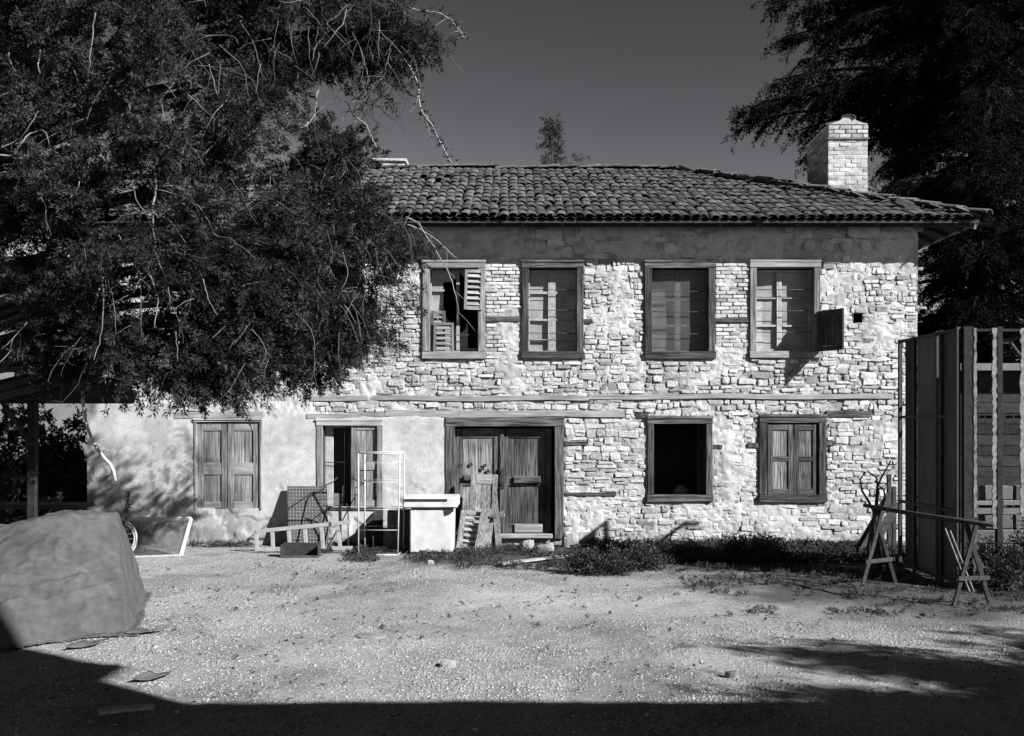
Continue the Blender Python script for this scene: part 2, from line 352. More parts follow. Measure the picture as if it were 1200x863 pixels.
# the wall's core: inner face, reveals, the three other walls
mb = MB()
xs = sorted({XL, XR} | {v for h in HOLES for v in h[:2]}); zs = sorted({-.1, ZTOP} | {v for h in HOLES for v in h[2:]})
for i in range(len(xs) - 1):
    for k in range(len(zs) - 1):
        mx, mz = (xs[i] + xs[i + 1]) / 2, (zs[k] + zs[k + 1]) / 2
        if any(a < mx < b and c < mz < d for a, b, c, d in HOLES): continue
        x0, x1, z0, z1 = xs[i], xs[i + 1], zs[k], zs[k + 1]
        mb.add([(x0, DW + WT, z0), (x1, DW + WT, z0), (x1, DW + WT, z1), (x0, DW + WT, z1)], [(3, 2, 1, 0)])
for a, b, c, d in HOLES:
    y0, y1 = DW - .012, DW + WT
    mb.add([(a, y0, c), (a, y1, c), (a, y1, d), (a, y0, d)], [(0, 1, 2, 3)]); mb.add([(b, y0, c), (b, y1, c), (b, y1, d), (b, y0, d)], [(3, 2, 1, 0)])
    mb.add([(a, y0, c), (b, y0, c), (b, y1, c), (a, y1, c)], [(0, 1, 2, 3)]); mb.add([(a, y0, d), (b, y0, d), (b, y1, d), (a, y1, d)], [(3, 2, 1, 0)])
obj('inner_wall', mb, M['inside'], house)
YB = 24.2
mb = MB(); mb.box(XR - WT, XR - .004, DW + .03, YB, -.1, ZTOP, tone=.8); obj('side_wall', mb, M['wall'], house)
mb = MB(); mb.box(XL + .004, XL + WT, DW + .03, YB, -.1, ZTOP, tone=.8); obj('side_wall', mb, M['wall'], house)
mb = MB(); mb.box(XL + WT, XR - WT, YB - WT, YB, -.1, ZTOP, tone=.8); obj('back_wall', mb, M['wall'], house)
mb = MB(); mb.box(XL + WT + .002, XR - WT - .002, DW + WT + .002, YB - WT - .002, 2.45, 2.6); mb.box(XL + WT + .002, XR - WT - .002, DW + WT + .002, YB - WT - .002, 5.3, 5.42); mb.box(XL + WT + .002, XR - WT - .002, DW + WT + .002, YB - WT - .002, .1, .2)
for x in (-3.2, -1.9, 1.7, 4.6): mb.box(x, x + .12, DW + WT + .004, YB - WT - .004, .2, 5.3)
obj('floors_and_partitions', mb, M['inside'], house)

# --- stones
def clear(x0, x1, z0, z1, rects, pad):
    """clip a stone's rectangle against openings; None if nothing useful is left"""
    for a, b, c, d in rects:
        a -= pad; b += pad; c -= pad; d += pad
        if x1 <= a or x0 >= b or z1 <= c or z0 >= d: continue
        opts = []
        if a - x0 > .06: opts.append((x0, a, z0, z1))
        if x1 - b > .06: opts.append((b, x1, z0, z1))
        if c - z0 > .04: opts.append((x0, x1, z0, c))
        if z1 - d > .04: opts.append((x0, x1, d, z1))
        if not opts: return None
        x0, x1, z0, z1 = max(opts, key=lambda r: (r[1] - r[0]) * (r[3] - r[2]))
    return x0, x1, z0, z1
def stone_geo(x0, x1, z0, z1, prot, tone, n=12, rnd=.32, jit=.19, y=DW):
    w, h = (x1 - x0) / 2, (z1 - z0) / 2; cx, cz = (x0 + x1) / 2, (z0 + z1) / 2
    sk = ru(-.10, .10) * h if jit > .12 else 0; kx = ru(-.18, .18) if jit > .12 else 0
    a0 = ru(0, .5); out = []
    tx, tz = ru(-.25, .25), ru(-.25, .25)
    for k in range(n):
        t = 2 * math.pi * (k + a0 * .6) / n; c, s_ = math.cos(t), math.sin(t)
        e = rnd + ru(-.12, .12)
        ox = math.copysign(abs(c) ** e, c) * w * (1 - ru(0, jit)); oz = math.copysign(abs(s_) ** e, s_) * h * (1 - ru(0, jit * 1.3))
        out.append((ox + kx * oz * .6, oz * (1 + kx * ox / w) + sk * ox / w))
    vs = []
    for px, pz in out: vs.append((cx + px, y + .03, cz + pz))
    for px, pz in out: vs.append((cx + px, y - prot * ru(.5, .85), cz + pz))
    m = min(w, h); 
    for px, pz in out:
        q = 1 - min(.4, .16 * m / max(w, .01) + .02) * ru(.3, 1.6); q2 = 1 - .16 * ru(.3, 1.7)
        vs.append((cx + px * q, y - prot * (1 + tx * px / w + tz * pz / h) * ru(.85, 1.1), cz + pz * q2))
    vs.append((cx + ru(-.2, .2) * w, y - prot * ru(.95, 1.2), cz + ru(-.2, .2) * h))
    fs = []
    for k in range(n):
        l = (k + 1) % n
        fs += [(k, l, n + l, n + k), (n + k, n + l, 2 * n + l, 2 * n + k), (2 * n + k, 2 * n + l, 3 * n)]
    return vs, fs, tone
STONES = []; BRICKS = []
AVOID = FRAMES + [rect(r) for r in TIMBER] + [rect(r) for r in BRICKZ]
def tone_at(z):
    t = ru(.72, 1.18)
    if random.random() < .14: t *= ru(.5, .8)
    return t
def rubble(x0, x1, z0, z1, hmin, hmax, wmin, wmax, pmin, pmax, gap=.004):
    z = z0
    while z < z1:
        hr = ru(hmin, hmax); x = x0 + ru(-.1, 0)
        while x < x1:
            w = ru(wmin, wmax) * (1.25 if hr > .15 else .9); xe = min(x + w, x1 + ru(-.01, .015))
            wob = .05 * math.sin(x * 1.1 + z * .9) + .03 * math.sin(x * 2.7 + z * 2.1) + .018 * math.sin(x * 7 + z * 5) + ru(-.012, .012)
            cells = [(x, xe, z, z + hr)]
            if hr > .115 and random.random() < .48:
                k = z + hr * ru(.4, .6); m = x + w * ru(.35, .65)
                cells = [(x, xe, z, k), (x, m, k, z + hr), (m, xe, k, z + hr)] if random.random() < .5 else [(x, m, z, z + hr), (m, xe, z, k), (m, xe, k, z + hr)]
            elif random.random() < .05: cells = []                       # a lost stone: mortar shows
            for a, b, c, d in cells:
                if b - a < .05: continue
                r = clear(a + gap * ru(.4, 1.4), b - gap * ru(.4, 1.4), max(c + wob + gap * ru(.3, 1.2), .0), min(d + wob - gap * ru(.3, 1.2), ZTOP - .05), AVOID, .008)
                if r is None or r[1] - r[0] < .05 or r[3] - r[2] < .028: continue
                if r[2] < .02: continue
                STONES.append((r, ru(pmin, pmax), tone_at(r[2])))
            x = xe
        z += hr
rubble(XL + .02, XR, PZ(487), PZ(424), .045, .14, .07, .38, .008, .030)
rubble(XL + .02, XR, PZ(424) , 4.86, .04, .12, .06, .33, .008, .029)
rubble(XL + .02, XR, 4.86, ZTOP, .09, .22, .16, .5, .012, .03)
rubble(PX(664), XR, .02, PZ(490), .05, .15, .10, .42, .008, .026)
rubble(XL + .05, PX(300), PZ(487), PZ(478), .06, .09, .1, .3, .01, .02)
for zone in BRICKZ:
    a, b, c, d = rect(zone); z = c + .006; row = 0
    while z + .05 < d:
        bh = ru(.058, .075); x = a + .008 - (row % 2) * .11
        while x < b - .05:
            w = ru(.17, .25); l, r = max(x, a + .008), min(x + w - .010, b - .006)
            if r - l > .04: BRICKS.append(((l, r, z + ru(0, .004), min(z + bh - .008, d - .004)), ru(.006, .026), ru(.8, 1.2) * (.6 if random.random() < .15 else 1)))
            x += w
        z += bh; row += 1
def seen(s):
    (x0, x1, z0, z1) = s[0]; hid = (x1 < PX(430) and z0 > PZ(430)) or z0 > 5.2
    return (x1 - x0) * (z1 - z0) * (.2 if hid else 1)
STONES.sort(key=seen, reverse=True)
rest = MB()
for i, (r, p, t) in enumerate(STONES):
    geo_ = stone_geo(*r, p, t)
    if i < 300: m_ = MB(); m_.add(*geo_); obj('stone', m_, M['stone'], wall)
    else: rest.add(*geo_)
tag(obj('stonework', rest, M['stone'], wall), kind='stuff')
for r, p, t in BRICKS[:300]:
    m_ = MB(); m_.add(*stone_geo(*r, p, t, n=8, rnd=.2, jit=.05)); obj('brick', m_, M['brick'], wall)
# round log ends and cobbles built in under the eaves
for px, py, r in [(872, 287, 9), (924, 288, 8), (947, 289, 7), (969, 288, 8), (990, 289, 7), (1013, 288, 7), (633, 291, 8), (620, 287, 6), (856, 290, 8), (700, 272, 9), (1000, 272, 8)]:
    m_ = MB(); x, z, q = PX(px), PZ(py), r * .01457; m_.add(*stone_geo(x - q, x + q, z - q, z + q, .05, ru(.8, 1.1), n=14, rnd=1.0, jit=.06)); obj('cobble', m_, M['stone'], wall)
# timber lacing
for r in TIMBER:
    a, b, c, d = rect(r); mb = MB(); n = max(1, int((b - a) / 1.3)); big = (b - a) > 1
    pts = np.linspace(a, b, 2 + n * 2); 
    vs = []; fs = []
    for k, x in enumerate(pts):
        dz = .012 * math.sin(x * 2.3) + ru(-.006, .006) if big else 0; pr = .03 + ru(0, .018) 
        vs += [(x, DW + .04, c + dz), (x, DW - pr, c + dz + .004), (x, DW - pr, d + dz - .006), (x, DW + .04, d + dz)]
    for k in range(len(pts) - 1):
        for e in range(4): fs.append((k * 4 + e, k * 4 + (e + 1) % 4, k * 4 + 4 + (e + 1) % 4, k * 4 + 4 + e))
    fs += [(3, 2, 1, 0), tuple(len(vs) - 4 + e for e in range(4))]
    mb.add(vs, fs, ru(.9, 1.25) if big else .8); obj('timber_tie', mb, M['palewoodh'] if big else M['woodh'], wall)
# --- roof
YF, ZE = 16.45, 5.50; XE0, XE1 = -8.02, 7.72; HD = 4.26; ZR = 7.36; YR = YF + HD; YBK = YF + 2 * HD
RX0, RX1 = XE0 + HD, XE1 - HD
pitch = math.atan2(ZR - ZE, HD); SL = math.hypot(HD, ZR - ZE)
deck = MB()
E = [(XE0, YF, ZE), (XE1, YF, ZE), (XE1, YBK, ZE), (XE0, YBK, ZE), (RX0, YR, ZR), (RX1, YR, ZR)]
E = [(x, y, z - .07) for x, y, z in E]; E2 = [(x, y, z - .045) for x, y, z in E]
deck.add(E + E2, [(0, 1, 5, 4), (1, 2, 5), (2, 3, 4, 5), (3, 0, 4), (7, 6, 10, 11), (8, 7, 11), (9, 8, 11, 10), (6, 9, 10), (0, 6, 7, 1), (1, 7, 8, 2), (2, 8, 9, 3), (3, 9, 6, 0)])
roof = obj('roof', deck, M['darkwood'], house)
def tile_local(rl=.084, ruu=.070, L=.46, th=.018, tone=1.0, n=6):
    """half-round cover tile: axis +Y uphill, Z up, lower end at the origin"""
    vs = []; fs = []
    for (y, r) in ((0, rl), (L, ruu)):
        for rr in (r, r - th):
            for k in range(n + 1):
                t = math.pi * (-.06 + 1.12 * k / n); vs.append((math.cos(t) * rr, y, math.sin(t) * rr * .44))
    m = n + 1
    for k in range(n):
        fs += [(k, k + 1, 2 * m + k + 1, 2 * m + k), (m + k + 1, m + k, 3 * m + k, 3 * m + k + 1), (k + 1, k, m + k, m + k + 1), (2 * m + k, 2 * m + k + 1, 3 * m + k + 1, 3 * m + k)]
    fs += [(0, 2 * m, 3 * m, m), (n, m + n, 3 * m + n, 2 * m + n)]
    return vs, fs
def local_mesh(name, tone, **k):
    vs, fs = tile_local(**k); me = bpy.data.meshes.new(name); me.from_pydata(vs, [], fs)
    a = me.attributes.new('tone', 'FLOAT', 'POINT'); a.data.foreach_set('value', np.full(len(vs), tone, np.float32)); me.materials.append(M['tile']); return me
tile_me = [local_mesh('roof_tile', t, rl=r) for t, r in ((.66, .082), (.8, .084), (1.0, .086), (1.12, .082), (1.28, .086), (.9, .080), (1.08, .084), (.75, .086))]
hb = Vector(base_of(roof))
TV, TF = tile_local()
def slope_tiles(org, along, up, width, rows_single, name):
    """lay cover tiles on one slope: org = low left corner, along / up unit vectors; hips trim the rows"""
    nrm = along.cross(up).normalized(); sp = .159; ex = SL / 13; V = []; Fs = []; tn = []; n0 = 0
    pan = MB()
    for r in range(13):
        v0 = r * ex; inset = v0 * math.cos(pitch)
        cnt = int(width / sp)
        for c in range(cnt):
            u = (c + .5) * sp
            if u < inset + .03 or u > width - inset - .03: continue
            sag = -.018 * math.sin(u * .55 + 1) - .012 * math.sin(u * 1.7)
            p = org + along * (u + ru(-.014, .014)) + up * (v0 - .05 + ru(-.04, .04)) + nrm * (-.035 + sag + ru(-.008, .010))
            yaw = ru(-.09, .09); tl = .055 + ru(-.012, .018)
            Y_ = (up * math.cos(tl) - nrm * math.sin(tl)); X_ = (along + up * yaw).normalized(); Z_ = X_.cross(Y_).normalized(); Y_ = Z_.cross(X_)
            p = p + nrm * .055
            if random.random() < .012: continue
            Mx = Matrix(((X_.x, Y_.x, Z_.x, p.x), (X_.y, Y_.y, Z_.y, p.y), (X_.z, Y_.z, Z_.z, p.z), (0, 0, 0, 1)))
            if r < rows_single:
                o = bpy.data.objects.new('roof_tile', random.choice(tile_me)); COL.objects.link(o); o.parent = roof
                Mx.translation = Mx.translation - hb; o.matrix_local = Mx
            else:
                V.extend([tuple(Mx @ Vector(q)) for q in TV]); Fs.extend([tuple(i + n0 for i in f) for f in TF]); n0 += len(TV); tn.extend([random.choice((.66, .75, .9, 1, 1.08, 1.15, 1.28))] * len(TV))
        for c in range(cnt + 1):                              # pan tiles: shallow troughs between the covers
            u = c * sp
            if u < inset + .02 or u > width - inset - .02: continue
            q = []
            for vv, lift in ((v0 - .06, .035), (v0 + ex + .02, .012)):
                for k in range(5):
                    s_ = (k - 2) / 2; q.append(tuple(org + along * (u + s_ * .07) + up * vv + nrm * (-.06 + lift + .035 * s_ * s_)))
            pan.add(q, [(k, k + 1, k + 6, k + 5) for k in range(4)], ru(.5, 1.0))
    mb = MB(); mb.v = V; mb.f = Fs; mb.t = tn
    tag(obj('tile_field', mb, M['tile'], roof), kind='stuff'); tag(obj('pan_tiles', pan, M['tile'], roof), kind='stuff')
cp, sp_ = math.cos(pitch), math.sin(pitch)
slope_tiles(Vector((XE0, YF, ZE)), Vector((1, 0, 0)), Vector((0, cp, sp_)), XE1 - XE0, 3, 'front')
slope_tiles(Vector((XE1, YF, ZE)), Vector((0, 1, 0)), Vector((-cp, 0, sp_)), YBK - YF, 0, 'right')
slope_tiles(Vector((XE0, YBK, ZE)), Vector((0, -1, 0)), Vector((cp, 0, sp_)), YBK - YF, 0, 'left')
cap_me = [local_mesh('ridge_tile', t, rl=.135, ruu=.105, L=.50, th=.022, n=8) for t in (.8, 1.0, 1.3, 1.55)]
def caps(A, B, lift=.045):
    A = Vector(A); B = Vector(B); d = (B - A); n = int(d.length / .42); d.normalize()
    for k in range(n - (0 if abs(d.z) < .05 else 1)):
        p = A + d * (k * .42 - .05) + Vector((ru(-.015, .015), ru(-.015, .015), lift + ru(-.006, .02)))
        Y_ = (d + Vector((ru(-.05, .05), ru(-.05, .05), -.045 + ru(-.02, .03)))).normalized(); X_ = Y_.cross(Vector((0, 0, 1))).normalized(); Z_ = X_.cross(Y_)
        Mx = Matrix(((X_.x, Y_.x, Z_.x, p.x), (X_.y, Y_.y, Z_.y, p.y), (X_.z, Y_.z, Z_.z, p.z), (0, 0, 0, 1)))
        o = bpy.data.objects.new('ridge_tile', random.choice(cap_me)); COL.objects.link(o); o.parent = roof; Mx.translation = Mx.translation - hb; o.matrix_local = Mx
caps((RX1, YR, ZR), (RX0, YR, ZR)); caps((XE1 + .08, YF - .08, ZE + .0), (RX1, YR, ZR)); caps((XE0, YF, ZE), (RX0, YR, ZR)); caps((XE1, YBK, ZE), (RX1, YR, ZR)); caps((XE0, YBK, ZE), (RX0, YR, ZR))
# eaves carpentry
for k in range(24):
    x = XE0 + .35 + k * (XE1 - XE0 - .7) / 23
    mb = MB(); mb.bar((x, YF + .06, ZE - .155 + .06 * math.tan(pitch)), (x, YF + 1.2, ZE - .155 + 1.2 * math.tan(pitch)), .08, .10, j=.004); obj('rafter', mb, M['darkwood'], roof)
for k in range(14):
    y = YF + .5 + k * (YBK - YF - 1) / 13
    mb = MB(); mb.bar((XE1 - .06, y, ZE - .155 + .06 * math.tan(pitch)), (XE1 - 1.2, y, ZE - .155 + 1.2 * math.tan(pitch)), .08, .10, j=.004); obj('rafter', mb, M['darkwood'], roof)
for (p, q) in (((XE0, YF, ZE), (RX0, YR, ZR)), ((XE1, YF, ZE), (RX1, YR, ZR))):
    p = Vector(p); q = Vector(q); mb = MB(); mb.bar(p + (q - p) * .01 - Vector((0, 0, .17)), p + (q - p) * .4 - Vector((0, 0, .17)), .10, .12, j=.004); obj('hip_rafter', mb, M['woodh'], roof)
mb = MB(); mb.box(XL + .1, XR + .3, DW - .10, DW + .03, 5.42, 5.54, j=.008); obj('wall_plate', mb, M['darkwood'], roof)
mb = MB(); mb.bar((XE0 + .1, YF + .16, ZE - .08), (XE1 - .1, YF + .16, ZE - .08), .03, .075, c=.004); obj('eaves_board', mb, M['darkwood'], roof)
mb = MB(); mb.bar((XE1 - .02, YF + .04, ZE - .10), (XE1 - .02, YBK - .02, ZE - .10), .03, .075, c=.004); obj('eaves_board', mb, M['palewoodh'], roof)

# --- chimney on the hip, its bricks one by one
CX0, CX1, CY0, CY1 = 5.84, 6.58, 18.4, 19.7; CZ0, CZ1, CZG = 5.75, 7.60, 7.80
mb = MB(); cm = (CX0 + CX1) / 2
mb.prism([(CX0 + .01, CZ0), (CX1 - .01, CZ0), (CX1 - .01, CZ1 + .02), (cm + .14, CZ1 + .06), (cm, CZG - .06), (cm - .14, CZ1 + .06), (CX0 + .01, CZ1 + .02)], CY0 + .012, CY1, tone=1.05)
chim = obj('chimney', mb, M['chimney'], house)
def brick_at(x0, x1, z0, z1, y, prot, t):
    m_ = MB(); m_.add(*stone_geo(x0, x1, z0, z1, prot, t, n=8, rnd=.2, jit=.05, y=y)); return obj('brick', m_, M['chimney'], chim)
z = 5.95; row = 0
while z < CZ1 - .02:
    bh = .078; x = CX0 - (row % 2) * .11
    while x < CX1 - .03:
        l, r = max(x, CX0 + .003), min(x + .205, CX1 - .003)
        t = ru(.88, 1.15) if random.random() < .62 else ru(.58, .85)
        out = .022 if z > 7.34 else .0
        if r - l > .05 and random.random() > .04: brick_at(l, r, z, z + bh - .010, CY0 + .012 - out, ru(.003, .012), t)
        x += .215
    y = CY0 + .02 - (row % 2) * .11
    while y < CY1 - .03:
        l, r = max(y, CY0 + .03), min(y + .205, CY1 - .004)
        if r - l > .06 and z > 6.4:
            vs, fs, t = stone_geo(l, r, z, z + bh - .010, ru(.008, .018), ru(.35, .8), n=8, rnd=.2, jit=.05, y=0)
            m_ = MB(); m_.add([(CX0 + .01 + yy, xx, zz) for xx, yy, zz in vs], [f[::-1] for f in fs], t); obj('brick', m_, M['chimney'], chim)
        y += .215
    z += bh; row += 1
mb = MB(); mb.box(CX0 - .02, CX1 + .02, CY0 - .028, CY1 + .02, 7.325, 7.345, c=.003, j=.004, tone=.6); obj('string_course', mb, M['chimney'], chim)
mb = MB(); mb.prism([(CX0 + .02, CZ1 + .0), (CX1 - .02, CZ1 + .0), (cm + .15, CZ1 + .07), (cm + .09, CZG - .07), (cm, CZG - .03), (cm - .09, CZG - .07), (cm - .15, CZ1 + .07)], CY0 - .012, CY0 + .04, tone=.95); obj('gable_render', mb, M['chimney'], chim)
for k in range(3):
    o = bpy.data.objects.new('cap_tile', cap_me[k]); COL.objects.link(o); o.parent = chim
    o.location = Vector((cm, CY0 - .05 + k * .42, CZG - .085)) - base_of(chim); o.rotation_euler = (.03, 0, ru(-.03, .03))
for s in (-1, 1):
    for k in range(8):
        if s > 0: continue
        o = bpy.data.objects.new('side_tile', tile_me[k % 8]); COL.objects.link(o); o.parent = chim
        o.location = Vector((cm + s * (.40 + ru(0, .03)), CY0 + .07 + k * .165, CZ1 + .005 + ru(-.01, .01))) - base_of(chim); o.rotation_euler = (.24, 0, s * math.pi / 2)
# low whitewashed chimney behind the ridge
x0, _, z0 = W(437, 196, 21.8); x1, _, z1 = W(474, 190, 21.8)
mb = MB(); mb.box(x0, x1, 21.8, 22.5, 6.6, z1, c=.02, j=.01, tone=1.15); c2 = obj('low_chimney', mb, M['wall'], house)
mb = MB(); mb.box(x0 - .05, x1 + .05, 21.75, 22.55, z1 + .002, z1 + .07, c=.012, j=.01, tone=1.15); obj('chimney_slab', mb, M['wall'], c2)

# --- windows
FY0, FY1 = DW - .055, DW + .10
def frame_obj(key, name, fw, mat=('woodv', 'woodh'), tones=(1, 1, 1, 1), bottom=True):
    a, b, c, d = FRM[key]; mb = MB()
    hd = MB(); hd.wbox(a, b, c, b + fw, FY0, FY1, j=.005, c=.006, tone=tones[0])
    mb2 = MB()
    mb.wbox(a + .4, b + fw + .2, a + fw, d - (fw if bottom else 0) - .2, FY0 + .006, FY1, j=.004, c=.006, tone=tones[1])
    mbr = MB(); mbr.wbox(c - fw, b + fw + .2, c - .4, d - (fw if bottom else 0) - .2, FY0 + .004, FY1, j=.004, c=.006, tone=tones[2])
    o = obj(name, hd, M[mat[1]], house); obj('jamb', mb, M[mat[0]], o); obj('jamb', mbr, M[mat[0]], o)
    if bottom:
        mb2.wbox(a - .3, d - fw, c + .3, d, FY0 - .008, FY1, j=.005, c=.006, tone=tones[3]); obj('sill', mb2, M[mat[1]], o)
    mb3 = MB(); mb3.wbox(a - .5, b - 1.2, c + .5, b + fw * .2, FY0 - .014, FY0 + .012, c=.004, j=.004, tone=tones[0] * 1.15); obj('head_board', mb3, M[mat[1]], o)
    return o
def sheet(name, x0, x1, z0, z1, y, parent, mat, amp=.02, n=(14, 20), mask=None, tone=1.0):
    u = np.linspace(0, 1, n[0]); v = np.linspace(0, 1, n[1]); U, V_ = np.meshgrid(u, v)
    X = x0 + (x1 - x0) * U; Z = z0 + (z1 - z0) * V_; s = random.randint(0, 999)
    Y = y + amp * (fbm(X, Z, 2.2, 3, s) - .5) * 2 + amp * .5 * (fbm(X * 3, Z * .7, 2.2, 2, s + 3) - .5)
    ii = np.arange(X.size).reshape(X.shape); Fq = np.stack([ii[:-1, :-1], ii[:-1, 1:], ii[1:, 1:], ii[1:, :-1]], -1)
    if mask is not None:
        cu = (U[:-1, :-1] + U[1:, 1:]) / 2; cv = (V_[:-1, :-1] + V_[1:, 1:]) / 2; Fq = Fq[~mask(cu, cv)]
    else: Fq = Fq.reshape(-1, 4)
    return obj_np(name, np.stack([X, Y, Z], -1).reshape(-1, 3), Fq.reshape(-1, 4), M[mat], parent, tone=np.full(X.size, tone), smooth=True)
def sash(key, par, vx=(), hy=(), tone=1.0, y=DW + .16, wpx=2.6, edge=True):
    a, b, c, d = OP[key]; a += 1.5; c -= 1.5; b += 4; d -= 2
    if edge:
        mb = MB(); mb.wbox(a, b, c, b + 3, y, y + .045, j=.002, c=.003, tone=tone); mb.wbox(a, d - 4.5, c, d, y, y + .045, j=.002, c=.003, tone=tone)
        mb.wbox(a, b + 3.1, a + 3.4, d - 4.6, y + .002, y + .045, j=.002, c=.003, tone=tone); mb.wbox(c - 3.4, b + 3.1, c, d - 4.6, y + .002, y + .045, j=.002, c=.003, tone=tone)
        obj('sash', mb, M['sash'], par)
    for x, w in vx:
        mb = MB(); mb.wbox(x - w / 2, b + 3.2, x + w / 2, d - 4.7, y - .004, y + .04, j=.002, c=.003, tone=tone); obj('mullion', mb, M['sash'], par)
    for yy, w, (p, q) in hy:
        mb = MB(); mb.wbox(p, yy - w / 2, q, yy + w / 2, y + .004, y + .038, j=.002, c=.003, tone=tone); obj('glazing_bar', mb, M['sash'], par)
def bars(key, par, ys, y=DW + .06, r=.006, mat='darksteel'):
    a, b, c, d = OP[key]
    for yy in ys:
        mb = MB(); mb.tube([(PX(a), y, PZ(yy)), (PX((a + c) / 2), y, PZ(yy + .4)), (PX(c), y, PZ(yy + ru(-.5, .5)))], r, 6); obj('iron_bar', mb, M[mat], par, smooth=True)

w2 = frame_obj('U2', 'window', 8.5, tones=(.9, .5, .8, .5)); sash('U2', w2, vx=[(647, 9)], hy=[(342, 3, (619, 676)), (374, 2.4, (619, 642)), (374, 2.4, (652, 676)), (398, 2, (619, 676))], tone=1.0)
sheet('plastic_film', PX(618), PX(677), PZ(414), PZ(315), DW + .215, w2, 'film'); bars('U2', w2, (339, 363, 390))
w3 = frame_obj('U3', 'window', 8.5, tones=(.95, .45, .75, .5)); sash('U3', w3, vx=[(796, 6)], hy=[(350, 2.6, (765, 792)), (350, 2.6, (800, 828)), (381, 2.6, (765, 792)), (381, 2.6, (800, 828))], tone=.9)
sheet('plastic_film', PX(762), PX(831), PZ(414), PZ(315), DW + .135, w3, 'glass', amp=.012); sheet('blind', PX(762), PX(831), PZ(414), PZ(315), DW + .26, w3, 'film', tone=1.15); bars('U3', w3, (341, 365, 391))
w4 = frame_obj('U4', 'window', 8, mat=('palewood', 'palewoodh'), tones=(1.15, 1.0, 1.0, 1.1)); sash('U4', w4, vx=[(917, 4), (914, 2)], hy=[(348, 2.4, (887, 912)), (348, 2.4, (920, 952)), (381, 2.4, (887, 912)), (381, 2.4, (920, 952))], tone=1.1)
sheet('plastic_film', PX(885), PX(954), PZ(412), PZ(315), DW + .215, w4, 'film', tone=.95); bars('U4', w4, (339, 364, 389))
sheet('curtain', PX(886), PX(897), PZ(411), PZ(350), DW + .205, w4, 'sash', tone=1.2, n=(6, 14), amp=.012)
w1 = frame_obj('U1', 'window', 8.5, mat=('palewood', 'palewoodh'), tones=(1.0, 1.1, 1.1, 1.0)); sash('U1', w1, vx=[(536, 4)], hy=[(339, 3, (504, 520))], tone=.9)
def torn(u, v): return ((u - .58) ** 2 / .12 + (v - .60) ** 2 / .10 < 1 + .25 * np.sin(u * 17 + v * 11)) | ((u > .76) & (v < .55) & (v > .06))
sheet('torn_film', PX(502), PX(562), PZ(414), PZ(313), DW + .215, w1, 'film', mask=torn, n=(30, 46), tone=1.1); bars('U1', w1, (392,))
for k in ('U0', 'UA'):
    w_ = frame_obj(k, 'window', 8.5, tones=(1, .8, 1, .8)); a, b, c, d = OP[k]; sash(k, w_, vx=[((a + c) / 2, 4)], tone=.9); sheet('plastic_film', PX(a + 1), PX(c - 1), PZ(d - 2), PZ(b + 3), DW + .215, w_, 'film')

def leaf(name, w, h, th, mats, louvre=0, panels=((.06, .47), (.53, .94)), tone=1.0, stile=.075, rail=.08, place=None, planks=2, label=None, parent=None, ptone=1.15):
    """a shutter or door leaf: stiles, rails and panels (or slats), local X across, Z up, front face towards -Y"""
    P = place
    def part(nm, mb, m, par):
        mb.v = [tuple(P @ Vector(v)) for v in mb.v]; return obj(nm, mb, M[m], par)
    mb = MB()
    mb.box(0, stile, 0, th, 0, h, j=.003, c=.004, tone=tone); m2 = MB(); m2.box(w - stile, w, 0, th, 0, h, j=.003, c=.004, tone=tone * ru(.85, 1.2))
    root = part(name, mb, mats[0], parent); part('stile', m2, mats[0], root)
    cuts = [(0, panels[0][0])] + [(panels[i][1], panels[i + 1][0]) for i in range(len(panels) - 1)] + [(panels[-1][1], 1)]
    for a, b in cuts:
        m_ = MB(); m_.box(stile + .002, w - stile - .002, .002, th - .002, a * h, b * h, j=.002, c=.004, tone=tone * 1.05); part('rail', m_, mats[1], root)
    for i, (a, b) in enumerate(panels):
        if louvre and i in louvre:
            n = max(3, int((b - a) * h / .085))
            for k in range(n):
                z = (a + (b - a) * (k + .5) / n) * h; m_ = MB()
                R = Matrix.Translation((w / 2, th / 2, z)) @ Matrix.Rotation(math.radians(-38 + ru(-6, 6)), 4, 'X')
                m_.box(-(w / 2 - stile), w / 2 - stile, -.006, .006, -.036, .036, c=.003, j=.002, tone=tone * ru(.9, 1.25), M=R); part('slat', m_, mats[1], root)
        else:
            for k in range(planks):
                x0 = stile + (w - 2 * stile) * k / planks; x1 = stile + (w - 2 * stile) * (k + 1) / planks
                m_ = MB(); m_.box(x0 + .002, x1 - .002, th * .5, th * .85, a * h + .002, b * h - .002, j=.002, c=.004, tone=ptone * tone * ru(.75, 1.25)); part('panel', m_, mats[0], root)
            for e in (0, 1):                                            # moulding round the panel
                m_ = MB(); z = (a * h, b * h - .014)[e]; m_.box(stile + .003, w - stile - .003, th * .12, th * .5 - .001, z, z + .014, c=.003, tone=tone * 1.2); part('moulding', m_, mats[1], root)
    return root
def at(px, py, y, rz=0, rx=0, ry=0):
    return Matrix.Translation((PX(px), y, PZ(py))) @ Matrix.Rotation(rz, 4, 'Z') @ Matrix.Rotation(rx, 4, 'X') @ Matrix.Rotation(ry, 4, 'Y')
PXM = DW / F
